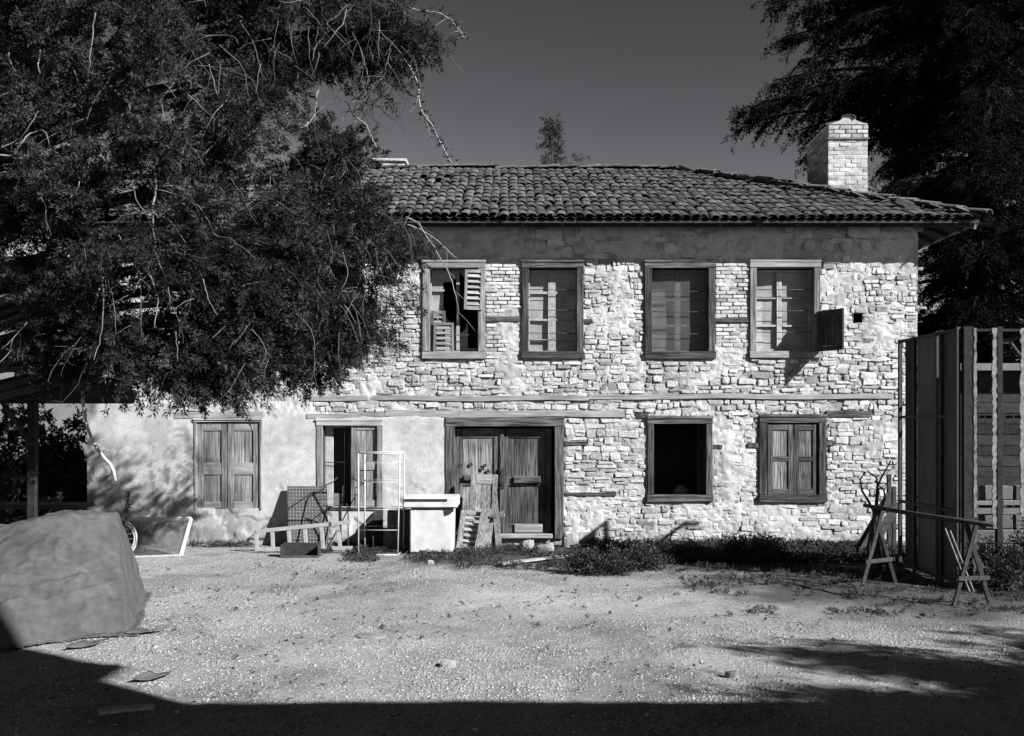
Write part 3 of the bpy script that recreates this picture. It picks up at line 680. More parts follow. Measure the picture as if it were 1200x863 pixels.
# upper window 1: louvred half shutters, one hanging loose, one folded inside the opening
s = leaf('shutter', 22 * PXM, 47 * PXM, .035, ('palewood', 'palewoodh'), louvre=(0,), panels=((.09, .92),), stile=.05, tone=1.15, place=at(543.5, 363.5, DW - .075, ry=math.radians(2)), parent=house); tag(s, 'louvred shutter leaf left hanging in the upper half of the window')
s = leaf('shutter', 24 * PXM, 36 * PXM, .03, ('palewood', 'palewoodh'), louvre=(0,), panels=((.08, .92),), stile=.05, tone=.85, place=at(507.5, 414, DW + .05), parent=house)
s = leaf('shutter', 17 * PXM, 51 * PXM, .03, ('palewood', 'palewoodh'), louvre=(0,), panels=((.08, .92),), stile=.05, tone=.75, place=at(504, 414.5, DW + .105), parent=house)
# upper window 4: lower shutter standing open
s = leaf('shutter', .56, 47 * PXM, .035, ('woodv', 'woodh'), panels=((.12, .88),), stile=.09, tone=.55, place=at(957, 412.5, DW - .06, rz=math.radians(-62)), parent=house); tag(s, 'dark panelled shutter leaf swung open')
# ground floor left: closed shutters
w_ = frame_obj('L1', 'window', 3, mat=('palewood', 'palewoodh'), tones=(1.2, .8, 1, .9), bottom=False)
for px, wd, t in ((231.5, 35, .8), (267.5, 36.5, 1.05)):
    leaf('shutter', wd * PXM, 99 * PXM, .045, ('palewood', 'palewoodh'), panels=((.07, .41), (.53, .93)), tone=t, stile=.10, place=at(px, 596, DW - .025), parent=house, planks=2)
# ground floor second: right leaf closed, left leaf gone
w_ = frame_obj('L2', 'window', 7, mat=('palewood', 'palewoodh'), tones=(1.5, .9, 1, 1), bottom=False)
s = leaf('shutter', 35 * PXM, 98 * PXM, .045, ('palewood', 'palewoodh'), panels=((.07, .45), (.52, .93)), tone=.95, stile=.09, place=at(411.5, 594, DW - .02), parent=house, planks=2)
mb = MB(); mb.wbox(379.5, 498, 389, 594, DW + .12, DW + .16, tone=1.1); mb.wbox(389.2, 496, 410, 502, DW + .12, DW + .16, tone=1); mb.wbox(379.5, 579, 410, 594, DW + .125, DW + .16, tone=.5); obj('inner_frame', mb, M['sash'], w_)
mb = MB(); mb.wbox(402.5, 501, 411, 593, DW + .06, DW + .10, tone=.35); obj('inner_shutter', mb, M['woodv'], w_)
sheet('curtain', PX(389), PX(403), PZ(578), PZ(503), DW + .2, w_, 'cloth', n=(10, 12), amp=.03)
bars('L2', w_, (542,))
mb = MB(); mb.wbox(377, 594.5, 449, 598, DW - .06, DW + .05, c=.006, j=.006, tone=.7); obj('sill', mb, M['woodh'], w_)
# black open window
w_ = frame_obj('L3', 'window', 8, tones=(.85, .55, .8, .9)); mb = MB(); mb.wbox(819, 495, 822.5, 583, DW + .10, DW + .16, tone=.5); obj('inner_jamb', mb, M['woodv'], w_)
mb = MB(); 
for zc, rr in ((0, .16), (.1, .17), (.2, .13), (.27, .05)): pass
mb.tube([(PX(808), DW + .75, PZ(596)), (PX(808), DW + .75, PZ(588)), (PX(807), DW + .75, PZ(578)), (PX(806), DW + .75, PZ(572))], [.17, .18, .14, .04], 12, tone=.9)
sack = obj('sack', mb, M['sash'], smooth=True); tag(sack, 'pale sack standing inside the dark unglazed window', 'sack')
mb = MB(); mb.box(PX(790), PX(826), DW + WT + .03, DW + 1.0, .2, PZ(596) - .002, j=.01); o = obj('indoor_crate', mb, M['darkwood']); tag(o, 'dark wooden crate under the sack inside the unglazed window', 'crate')
# last window: two panelled shutters
w_ = frame_obj('L4', 'window', 9, tones=(.7, .55, .5, .5))
for px, wd, t in ((899, 30.5, .8), (930, 28, .72)):
    leaf('shutter', wd * PXM, 83 * PXM, .04, ('woodv', 'woodh'), panels=((.07, .49), (.53, .92)), tone=t, stile=.085, place=at(px, 580, DW - .02), parent=house, planks=2, ptone=2.0)
# double door
a, b, c, d = FRM['DR']; mb = MB()
hd = MB(); hd.wbox(a, b, c, b + 11, DW - .06, DW + .14, c=.008, j=.006, tone=.9); mb.wbox(a + .4, b + 11.2, a + 11, d, DW - .052, DW + .14, c=.008, j=.006, tone=.75); mb.wbox(c - 11, b + 11.2, c - .4, d, DW - .056, DW + .14, c=.008, j=.006, tone=.95)
dfr = obj('door_frame', mb, M['woodv'], house); obj('head', hd, M['woodh'], dfr)
mb = MB(); mb.wbox(a + 6, 626, c - 14, 631, DW - .09, DW + .2, c=.01, j=.008, tone=1.2); obj('threshold', mb, M['palewoodh'], dfr)
d1 = leaf('door', 55.5 * PXM, 123 * PXM, .055, ('woodv', 'woodh'), panels=((.10, .46), (.55, .92)), tone=1.0, stile=.13, place=at(532.5, 625.5, DW + .10), parent=house, planks=2, ptone=2.0)
d2 = leaf('door', 58 * PXM, 123 * PXM, .055, ('woodv', 'woodh'), panels=((.08, .46), (.53, .92)), tone=.85, stile=.10, place=at(588.5, 625.5, DW + .105), parent=house, planks=2, ptone=1.0)
mb = MB(); mb.wbox(543, 558, 580, 563.5, DW + .05, DW + .10, c=.006, j=.004, tone=.9); obj('ledge', mb, M['woodh'], d1)
mb = MB(); mb.wbox(602, 558.5, 634, 566.5, DW + .06, DW + .104, c=.006, j=.004, tone=.9); obj('ledge', mb, M['woodh'], d2)
mb = MB(); mb.wbox(603, 615, 636, 625, DW + .075, DW + .104, c=.004, j=.003, tone=1.1); obj('kick_board', mb, M['palewoodh'], d2)
mb = MB(); mb.wbox(585.5, 505, 590, 625, DW + .07, DW + .099, c=.006, j=.003, tone=.9); obj('meeting_strip', mb, M['woodv'], d1)
mb = MB(); mb.tube([(PX(588), DW + .05, PZ(570)), (PX(588), DW + .02, PZ(566)), (PX(588), DW + .02, PZ(556)), (PX(588), DW + .05, PZ(552))], .010, 6); mb.wbox(585, 549, 591, 573, DW + .055, DW + .069, c=.002); obj('latch', mb, M['steel'], d1)
for px, py in ((539, 546), (552, 545), (565, 550), (572, 553), (568, 546)):               # scraps of dark rusted plate nailed to the old boards
    m_ = MB(); q = [(PX(px) + math.cos(t) * ru(.02, .045), PZ(py) + math.sin(t) * ru(.02, .05)) for t in np.linspace(0, 6.28, 8)[:-1]]; m_.prism(q, DW + .093, DW + .099); obj('rust_patch', m_, M['steel'], d1)

# ------------------------------------------------------------------ foliage tools
def unit(v): return v / (np.linalg.norm(v, axis=-1, keepdims=True) + 1e-9)
def leaves(P, D, length, width, tone):
    """thin diamond leaves at P along D"""
    n = len(P); D = unit(D); S = unit(np.cross(D, RNG.normal(size=(n, 3)))); L = length[:, None]; w = width[:, None]
    V = np.stack([P + S * w * .95, P + D * L, P - S * w * .95], 1).reshape(-1, 3)
    return V, np.arange(n * 3).reshape(n, 3), np.repeat(tone, 3)
def sprays(C, Dir, slen, per, llen, lwid, spread=.5, droop=.25, fan=.16, mul=1.0):
    """leafy sprays: a bent shoot from each C along Dir, beset with small leaves"""
    n = len(C); Dir = unit(Dir); t = RNG.random((n, per)) ** .8
    bend = np.zeros((n, 1, 3)); bend[..., 2] = -droop
    A = C[:, None] + Dir[:, None] * (t * slen[:, None])[..., None] + bend * (t ** 2 * slen[:, None])[..., None]
    off = RNG.normal(size=(n, per, 3)) * (fan * slen[:, None] * (1.05 - .75 * t))[..., None]
    P = (A + off).reshape(-1, 3)
    D = (Dir[:, None] * .8 + unit(off) * spread + RNG.normal(size=(n, per, 3)) * .35 + bend * .8).reshape(-1, 3)
    m = n * per
    tone = np.repeat((.45 + 1.0 * RNG.random(n)) * mul, per) * (.7 + .6 * RNG.random(m))
    return leaves(P, D, llen * (.6 + .8 * RNG.random(m)), lwid * (.7 + .6 * RNG.random(m)), tone)
def join_np(parts):
    V = []; Fq = []; T = []; o = 0
    for v, f, t in parts: V.append(v); Fq.append(f + o); T.append(t); o += len(v)
    return np.concatenate(V), np.concatenate(Fq), np.concatenate(T)
def twig(mb, p, d, L, r, n=5, wig=.12, droop=.1, tone=1.0, kids=0, sides=4):
    p = Vector(p); d = Vector(d).normalized(); pts = [p.copy()]
    for k in range(n):
        d = (d + Vector((ru(-1, 1), ru(-1, 1), ru(-1, 1))) * wig + Vector((0, 0, -droop))).normalized(); p = p + d * (L / n); pts.append(p.copy())
    mb.tube(pts, list(np.linspace(r, r * .35, n + 1)), sides, tone=tone)
    for _ in range(kids):
        k = random.randint(1, n - 1); dd = (d + Vector((ru(-1, 1), ru(-1, 1), ru(-1, 1))) * .9).normalized()
        twig(mb, pts[k], dd, L * ru(.3, .6), r * .55, 4, wig * 1.3, droop, tone, 0, sides)
    return pts

# ------------------------------------------------------------------ big juniper hanging over the left of the yard
tx, ty = -7.6, 12.2
jun = thing('juniper_tree', (tx, ty, 0), 'huge dark shaggy juniper overhanging the yard, full of bare dead twigs', 'tree')
mb = MB(); mb.tube([(tx, ty, -.1), (tx + .05, ty, .6), (tx + .2, ty + .1, 1.8), (tx + .5, ty + .1, 3.2), (tx + .9, ty, 4.8), (tx + 1.2, ty, 6.5), (tx + 1.3, ty, 8.6)], [.42, .34, .30, .27, .22, .16, .07], 12)
obj('trunk', mb, M['bark'], jun, smooth=True)
LUMPS = [(30, 40, 100, 95, 12.2), (140, 20, 110, 80, 11.6), (250, 20, 95, 60, 12), (345, 25, 85, 45, 12.3), (440, 30, 60, 30, 12.6), (465, 55, 36, 26, 12.9), (410, 62, 42, 26, 12.8),
         (50, 170, 105, 90, 11.6), (170, 130, 110, 85, 11.2), (250, 110, 60, 70, 11.9), (345, 85, 50, 40, 12.7), (265, 205, 85, 60, 12), (355, 190, 52, 48, 13), (415, 205, 30, 28, 13.2), (375, 250, 75, 50, 12.9),
         (440, 280, 46, 42, 13.3), (425, 325, 52, 34, 13.2), (340, 310, 90, 65, 12.4), (240, 290, 100, 80, 11.5), (130, 270, 105, 90, 11.2), (40, 270, 70, 70, 12), (70, 350, 60, 60, 11.6),
         (345, 385, 70, 45, 13.4), (385, 375, 45, 50, 13.6), (255, 385, 80, 55, 12.3), (150, 375, 95, 55, 11.5), (435, 398, 26, 13, 14.2), (90, 402, 60, 26, 11.7), (190, 424, 75, 24, 12.1), (243, 438, 30, 14, 12.4), (365, 425, 34, 18, 13.5),
         (-60, 60, 110, 110, 12.5), (-60, 220, 110, 110, 12.5), (-90, 330, 90, 50, 12.6), (100, -70, 180, 80, 12), (330, -60, 150, 60, 12.2), (155, 432, 50, 14, 12.0), (215, 436, 42, 12, 12.1), (255, 430, 45, 30, 12.4), (310, 420, 50, 28, 12.9), (300, 350, 60, 50, 12.4)]
parts = []
limb = MB()
for px, py, rx, ry, D in LUMPS:
    c = np.array(W(px, py, D)); s = D / F; R = np.array([rx * s, min(.9, .8 * max(rx, ry) * s), ry * s])
    n = int(40 + 205 * R[0] * R[2] + 60 * R[0])
    d = unit(RNG.normal(size=(n, 3))); q = RNG.random(n) ** .45
    # uneven clumps inside each lump: keep sprays near a few sub-centres
    m_c = max(4, n // 17); sub = unit(RNG.normal(size=(m_c, 3))) * (RNG.random((m_c, 1)) ** .45)
    k = RNG.integers(0, len(sub), n); loc = sub[k] * .92; off_ = d * q[:, None] * np.array([.26, .26, .20]) * (.7 + .6 * RNG.random((m_c, 1)))[k]
    C = c + loc * R + off_
    dirs = unit(off_) * .7 + unit(loc) * .5 + np.array([.1, -.2, .05]) + RNG.normal(size=(n, 3)) * .3
    parts.append(sprays(C, dirs, .20 + .24 * RNG.random(n), 84, .050, .0092, .75, .15, .12, (.45 + 1.2 * RNG.random(m_c))[k]))
    st_ = Vector((tx + min(1.2, max(.2, c[2] * .18)), ty, max(1.6, c[2] * .8))); e = Vector(c)
    mid = st_.lerp(e, .5) + Vector((ru(-.3, .3), ru(-.3, .3), ru(0, .5)))
    limb.tube([st_, mid, e], [.07, .045, .015], 6)
V, Fq, T = join_np(parts); obj_np('crown', V, Fq, M['juniper'], jun, tone=T)
obj('limbs', limb, M['bark'], jun, smooth=True)
print('juniper leaves', len(Fq))
def smooth_path(pts, k=4, jit=0.0):
    P = [np.array(p, float) for p in pts]; P = [2 * P[0] - P[1]] + P + [2 * P[-1] - P[-2]]; out = []
    for i in range(1, len(P) - 2):
        for t in np.arange(k) / k:
            a, b, c, d = P[i - 1], P[i], P[i + 1], P[i + 2]
            out.append(.5 * (2 * b + (c - a) * t + (2 * a - 5 * b + 4 * c - d) * t * t + (3 * b - a - 3 * c + d) * t ** 3) + np.array([ru(-jit, jit) for _ in b]))
    return out + [P[-2]]
def poly(mb, pts, D, r0, r1, tone=1.0):
    P = []
    for i, (px, py) in enumerate(smooth_path(pts, 4, .9)):
        P.append(W(px, py, D + .05 * math.sin(i * .6)))
    mb.tube(P, list(np.linspace(r0, r1, len(P))), 5, tone=tone)
dead = [([(111, 15), (108, 45), (105, 75), (102, 101)], .018), ([(10, 62), (14, 78), (25, 91)], .012), ([(48, 60), (45, 72), (47, 86)], .022), ([(0, 182), (15, 181), (27, 166), (35, 157), (52, 154), (58, 172)], .02), ([(2, 173), (20, 165), (34, 148), (45, 130)], .016),
        ([(180, 190), (182, 222), (178, 248), (181, 290), (173, 312), (178, 330), (185, 352), (181, 384)], .026), ([(182, 222), (205, 228), (226, 237), (236, 255)], .011), ([(155, 216), (160, 234), (172, 252), (178, 268)], .014), ([(180, 250), (200, 260), (212, 276), (220, 291)], .012),
        ([(140, 276), (152, 298), (163, 322), (180, 344)], .013), ([(164, 325), (165, 350), (165, 386)], .011), ([(183, 293), (210, 297), (243, 303)], .010), ([(182, 300), (192, 320), (199, 345), (199, 366)], .011), ([(190, 218), (215, 222), (240, 252), (252, 275), (270, 280), (300, 305)], .012),
        ([(121, 315), (120, 332), (121, 365), (118, 395), (110, 422)], .020), ([(122, 316), (132, 345), (136, 392)], .012), ([(107, 293), (121, 316)], .016), ([(206, 390), (207, 405), (209, 424)], .012), ([(238, 328), (244, 350), (255, 370)], .012), ([(245, 75), (250, 95), (256, 112), (258, 73)], .014), ([(234, 42), (272, 43), (280, 52)], .010),
        ([(187, 112), (192, 140), (187, 152), (166, 146)], .012), ([(172, 74), (188, 92), (207, 116)], .010), ([(220, 110), (238, 128), (252, 140)], .010), ([(0, 75), (-20, 60)], .01), ([(380, 0), (374, 30), (370, 50)], .012), ([(385, 35), (370, 55), (366, 72)], .014), ([(400, 110), (380, 125), (365, 138)], .013),
        ([(270, 238), (300, 230), (320, 234), (345, 250)], .010), ([(362, 285), (374, 308), (372, 330), (380, 345)], .012), ([(400, 292), (408, 322), (400, 340), (412, 342)], .012), ([(105, 160), (107, 185)], .012), ([(404, 358), (418, 380)], .010), ([(350, 270), (345, 290), (352, 312)], .009)]
for pts, r in dead:
    mb = MB(); D = 10.75 if pts[0][0] < 240 else (11.4 if pts[0][0] < 330 else 12.1); poly(mb, pts, D, r * .5, r * .18, ru(.4, .75)); obj('dead_branch', mb, M['twig'], jun, smooth=True)
mb = MB()
for _ in range(300):
    px, py, rx, ry, D = random.choice(LUMPS[:27]); p = W(px + ru(-1, 1) * rx, py + ru(-1, 1) * ry, D - .55 + ru(-.2, .5)); twig(mb, p, (ru(-1, 1), ru(-.6, .2), -ru(.1, 1.2)), ru(.25, .75), ru(.0025, .005), 5, .3, .15, ru(.35, .85), 1)
tag(obj('fine_dead_twigs', mb, M['twig'], jun), kind='stuff')
# long trailing shoots at the right edge
trail = [([(460, 30), (462, 58), (478, 75), (488, 95), (494, 128), (505, 145), (515, 165), (530, 192)], 12.7, .012, 'twig'), ([(455, 0), (490, 12), (515, 15), (532, 28), (544, 45)], 12.7, .008, 'twig'), ([(436, 45), (440, 85), (425, 110), (410, 120)], 12.9, .007, 'twigdark'), ([(405, 118), (415, 135), (428, 145), (434, 158), (441, 172)], 12.9, .009, 'twig'),
         ([(475, 255), (490, 262), (505, 285), (517, 303), (530, 330), (535, 352), (537, 378)], 14.2, .008, 'twig'), ([(478, 264), (495, 270), (515, 285), (530, 298), (536, 306)], 14.2, .007, 'twig'), ([(395, 85), (402, 105), (440, 125), (470, 120)], 12.9, .006, 'twigdark'), ([(440, 105), (455, 118), (462, 130)], 12.9, .005, 'twigdark'), ([(372, 105), (368, 135), (352, 150), (335, 130), (328, 100)], 12.6, .009, 'twig'), ([(310, 95), (330, 120), (325, 140)], 12.6, .009, 'twig')]
lp = []
for pts, D, r, m_ in trail:
    mb = MB(); poly(mb, pts, D, r * 1.2, r * .6); 
    for a_, b_ in zip(pts[:-1], pts[1:]):
        if random.random() < .8: twig(mb, W((a_[0] + b_[0]) / 2, (a_[1] + b_[1]) / 2, D), (ru(-1, 1), ru(-.3, .3), -ru(.1, 1)), ru(.15, .4), .004, 4, .2, .1)
        if D < 13 and a_[0] > 450:
            for t in np.linspace(0, 1, 5): lp.append(W(a_[0] + (b_[0] - a_[0]) * t, a_[1] + (b_[1] - a_[1]) * t, D))
    obj('trailing_shoot', mb, M[m_], jun, smooth=True)
for px, py, D in ((425, 110, 13.0), (440, 100, 13.0), (420, 122, 13), (450, 112, 13), (465, 95, 13), (455, 105, 12.9), (435, 130, 13), (275, 400, 12.3), (330, 440, 13.4), (420, 420, 13.8)):
    mb = MB(); [twig(mb, W(px + ru(-12, 12), py + ru(-15, 5), D), (ru(-1, 1), ru(-.3, .3), -ru(.2, 1)), ru(.3, .55), .006, 5, .25, .1, 1, 2) for _ in range(4)]; obj('bare_twigs', mb, M['twigdark'], jun)
lp = np.array(lp); n = len(lp) * 5; C = np.repeat(lp, 5, 0) + RNG.normal(size=(n, 3)) * .03
v = leaves(C, RNG.normal(size=(n, 3)), .04 + .05 * RNG.random(n), .010 + .008 * RNG.random(n), .9 + .6 * RNG.random(n)); obj_np('shoot_leaves', v[0], v[1], M['juniper'], jun, tone=v[2])

# ------------------------------------------------------------------ black cedar behind the house's right end
cxx, cyy = W(1150, 498, 22.5)[:2]
ced = thing('cedar_tree', (cxx, cyy, 0), 'tall near-black cedar with level branches behind the brick chimney', 'tree')
mb = MB(); mb.tube([(cxx, cyy, -.1), (cxx + .05, cyy, 3), (cxx, cyy, 7), (cxx - .05, cyy, 11), (cxx, cyy, 16.5)], [.42, .36, .3, .2, .04], 12); obj('trunk', mb, M['cedarbark'], ced, smooth=True)
parts = []; br = MB()
BR = []
for z in np.arange(1.9, 15.6, .36):
    for k in range(5):
        BR.append((z + ru(-.15, .15), ru(0, 6.283), None))
for z in np.arange(2.2, 15, .42):
    for k in range(4):
        a = ru(0, 6.283); L = ru(.9, 2.3); BR.append((z, None, (cxx + math.cos(a) * L, cyy + math.sin(a) * L, z + ru(-.2, .1))))
for px, py in ((1180, 250), (1192, 300), (1172, 215), (1196, 170), (1186, 340), (1165, 270), (1200, 240), (1210, 320), (868, 128), (870, 145), (915, 45), (935, 15), (905, 95), (925, 110), (945, 70), (960, 30), (930, 155), (1000, 60), (1040, 140), (1035, 195), (1045, 60), (1090, 20), (1100, 100), (1080, 250), (1090, 300), (1095, 340), (1110, 370), (905, 2), (950, 165), (1030, 225), (960, -20), (890, 120), (960, 120), (985, 100), (1000, 20), (980, 5)):
    p = W(px, py, 22.5 + ru(-1.2, .6)); BR.append((p[2], None, p))
for z, a, tip in BR:
    if tip is None:
        L = (5.0 - .22 * max(0, z - 5)) * ru(.55, .95) * (1 if z > 5 else .75); tip = (cxx + math.cos(a) * L, cyy + math.sin(a) * L, z + ru(-.3, .3))
        if tip[1] < 18 and tip[0] < 8.6: continue
        if tip[0] < 8.3 and z < 8.2: continue                       # keep clear of the roof
    s0 = Vector((cxx, cyy, z + .35)); e = Vector(tip); mid = s0.lerp(e, .55) + Vector((0, 0, .25)); pts = [s0, s0.lerp(mid, .5) + Vector((0, 0, .06)), mid, mid.lerp(e, .5) + Vector((0, 0, .08)), e]
    br.tube(pts, [.07, .06, .045, .03, .01], 6)
    Lb = (e - s0).length; n = int(18 * Lb); t = RNG.random(n) ** .75 * .88 + .12; P0 = np.array([tuple(p) for p in pts]); seg = np.clip(t * 4, 0, 3.999); i0 = seg.astype(int); fr = (seg - i0)[:, None]
    C = P0[i0] * (1 - fr) + P0[i0 + 1] * fr
    ax = np.array((e - s0).normalized()); sd_ = np.cross(ax, [0, 0, 1]); sd_ /= np.linalg.norm(sd_)
    lat = (RNG.random(n) * 2 - 1)[:, None]; C = C + sd_ * lat * (.18 + .65 * (1 - t[:, None])) * min(1, Lb / 4) + np.array([0, 0, -.05])
    dirs = ax * .8 + sd_ * np.sign(lat) * .6 + np.array([0, 0, -.25]) + RNG.normal(size=(n, 3)) * .35
    parts.append(sprays(C, dirs, .24 + .30 * RNG.random(n), 46, .075, .0145, .7, .45, .13))
V, Fq, T = join_np(parts); obj_np('crown', V, Fq, M['cedar'], ced, tone=T); obj('limbs', br, M['cedarbark'], ced, smooth=True); print('cedar leaves', len(Fq))

# small conifers beyond the ridge
def small_conifer(px, top, base_py, D, wpx, label, n):
    x, y, _ = W(px, HZ, D); zt = W(px, top, D)[2]; zb = W(px, base_py, D)[2] - 3
    t = thing('conifer_tree', (x, y, 0), label, 'tree'); mb = MB(); mb.tube([(x, y, -.1), (x, y, zt * .6), (x + .05, y, zt - .15)], [.22, .12, .02], 8); obj('trunk', mb, M['bark'], t, smooth=True)
    h = RNG.random(n) ** .9; C = np.zeros((n, 3)); r = (1 - h) * wpx * D / F * 1.6 * (.45 + .75 * ((h * 9) % 1)); a = RNG.random(n) * 6.283
    q = RNG.random(n) ** .6; C[:, 0] = x + np.cos(a) * r * q; C[:, 1] = y + np.sin(a) * r * q; C[:, 2] = zb + (zt - zb) * h
    dirs = np.stack([np.cos(a), np.sin(a), np.full(n, .25)], -1) + RNG.normal(size=(n, 3)) * .3
    v = sprays(C, dirs, .25 + .35 * RNG.random(n), 26, .10, .018, .6, .1, .16); obj_np('crown', *v[:2], M['juniper'], t, tone=v[2])
small_conifer(646, 141, 197, 44, 17, 'small pointed conifer rising behind the roof ridge', 330)
small_conifer(681, 185, 197, 43, 5, 'mere tip of a conifer just showing over the ridge tiles', 70)

# ------------------------------------------------------------------ bushes, far left background
def bush(name, c, R, n, mat, label, cat='bush', group=None, ll=.07, lw=.022, stems=6, per=26):
    c = np.array(c, float); R = np.array(R, float); b = thing(name, (c[0], c[1], 0), label, cat, group)
    m = max(6, n // 10); sub = RNG.normal(size=(m, 3)); sub = unit(sub) * (RNG.random((m, 1)) ** .45); sub[:, 2] = np.abs(sub[:, 2]) * 1.0
    k = RNG.integers(0, m, n); loc = sub[k] * .92 + RNG.normal(size=(n, 3)) * .11; C = c * np.array([1, 1, 0]) + loc * R * np.array([1, 1, 1]) ; C[:, 2] = np.maximum(.03, C[:, 2])
    v = sprays(C, unit(loc) + np.array([0, 0, .4]) + RNG.normal(size=(n, 3)) * .5, .16 + .22 * RNG.random(n), per, ll, lw, .8, .2, .22); v[0][:, 2] = np.maximum(v[0][:, 2], .005)
    obj_np('foliage', v[0], v[1], M[mat], b, tone=v[2])
    mb = MB()
    for i in range(stems):
        q = c * np.array([1, 1, 0]) + sub[i % m] * R * .85; mb.tube([(c[0] + ru(-.1, .1), c[1] + ru(-.1, .1), -.03), ((c[0] + q[0]) / 2, (c[1] + q[1]) / 2, q[2] * .45 + .05), tuple(q)], [.02, .014, .005], 5)
    obj('stems', mb, M['bark'], b); return b
for i, (px, D, rx, h, n) in enumerate([(10, 20, 1.3, 2.2, 330), (55, 22.5, 1.5, 2.7, 380), (90, 20.5, 1.0, 2.0, 260), (-30, 24, 1.8, 3.0, 380), (30, 17.8, .9, 1.3, 170), (80, 18.6, .7, 1.1, 130)]):
    lab = ['leafy shrub behind the canopy post', 'tall leafy shrub rising behind the canopy', 'leafy shrub beside the left corner of the house', 'broad shrub behind the canopy roof', 'low shrub by the workbench under the canopy', 'low shrub at the foot of the house corner'][i]
    bush('shrub', (W(px, 0, D)[0], D, 0), (rx, rx * .8, h), n, 'shrub', lab, group='shrubs left of the house', ll=.09, lw=.03)
# pale old outbuilding farther back
ob = thing('outbuilding', (-16, 31, 0), 'pale rendered outbuilding glimpsed behind the shrubs at the left', 'building')
mb = MB(); mb.box(-22, -11.5, 29, 35, -.1, 5.3, c=.03, tone=.6); obj('wall', mb, M['render'], ob)
mb = MB(); mb.prism([(-22.4, 5.25), (-11.1, 5.25), (-14, 6.9), (-19.5, 6.9)], 28.6, 35.4); obj('roof', mb, M['tile'], ob)
for x in (-20, -17.3, -14.4):
    mb = MB(); mb.box(x, x + 1, 28.93, 29.05, 3.2, 4.6, c=.01, tone=.8); f_ = obj('window', mb, M['woodv'], ob); mb = MB(); mb.box(x + .1, x + .9, 28.9, 28.928, 3.3, 4.5, c=.004); obj('pane', mb, M['black'], f_)

# ------------------------------------------------------------------ canopy at the left
can = thing('canopy', (-6.9, 13.4, 0), 'dark sheet-metal canopy on a wooden post left of the house', 'canopy')
zt, zb_ = W(0, 449, 13)[2], W(0, 474, 13)[2]; xr = W(98, 0, 13)[0]
mb = MB(); nn = 46; xs_ = np.linspace(-10.5, xr, nn); vs_ = []; fs_ = []
for k, x in enumerate(xs_):
    z_ = zt + .012 * (-1) ** k + (xr - x) * .005
    for dz in (0, -.012):
        for y_ in (12.3, 15.0): vs_.append((x, y_, z_ + dz + (y_ - 12.3) * .03))
for k in range(nn - 1): a_ = 4 * k; b_ = a_ + 4; fs_ += [(a_, b_, b_ + 1, a_ + 1), (a_ + 2, a_ + 3, b_ + 3, b_ + 2), (a_, a_ + 2, b_ + 2, b_), (a_ + 1, b_ + 1, b_ + 3, a_ + 3)]
fs_ += [(0, 1, 3, 2), (4 * nn - 4, 4 * nn - 2, 4 * nn - 1, 4 * nn - 3)]
mb.add(vs_, fs_); obj('roof_sheet', mb, M['zinc'], can)
for y_ in (12.42, 14.8):
    mb = MB(); mb.bar((-10.4, y_, zt - .13), (xr - .03, y_, zt - .13), .07, .2, j=.006); obj('beam', mb, M['darkwood'], can)
mb = MB(); mb.bar((xr - .06, 12.46, zt - .07), (xr - .06, 14.76, zt - .02), .06, .1); obj('end_beam', mb, M['darkwood'], can)
px_ = W(46, 0, 12.6)[0]
for (x, y_) in ((px_, 12.42), (px_ - 3.3, 12.42), (-7.1, 14.8), (px_ - 3.3, 14.8)):
    mb = MB(); mb.bar((x, y_, -.05), (x, y_, zt - .24), .09, .09, j=.004, tone=.5); obj('post', mb, M['darkwood'], can)
mb = MB(); mb.bar((px_ - .03, 12.40, zt - .75), (px_ - .38, 12.40, zt - .24), .05, .05); obj('brace', mb, M['darkwood'], can)
# workbench in its shade
wbn = thing('workbench', (-7.6, 15.2, 0), 'dark wooden workbench standing in the shade of the canopy', 'bench'); mb = MB(); x0, x1 = W(-60, 0, 15.2)[0], W(100, 0, 15.2)[0]
mb.box(x0, x1, 14.95, 15.55, .78, .85, j=.006); obj('top', mb, M['darkwood'], wbn)
for x in (x0 + .1, x1 - .18):
    for y_ in (15.0, 15.42): mb = MB(); mb.box(x, x + .08, y_, y_ + .08, -.02, .779, j=.003); obj('leg', mb, M['darkwood'], wbn)
mb = MB(); mb.box(x0 + .05, x1 - .05, 15.08, 15.42, .22, .26); obj('shelf', mb, M['darkwood'], wbn)
# pale hose hanging from the canopy's end
mb = MB(); hp = [(97, 458), (97, 470), (100, 492), (105, 508), (113, 525), (122, 537), (129, 544), (133, 552), (135, 564)]; mb.tube([W(a_, b_, 12.28) for a_, b_ in hp], .022, 8); tag(obj('hose', mb, M['pvc'], smooth=True), 'pale plastic hose dangling from the end of the dark canopy', 'hose')

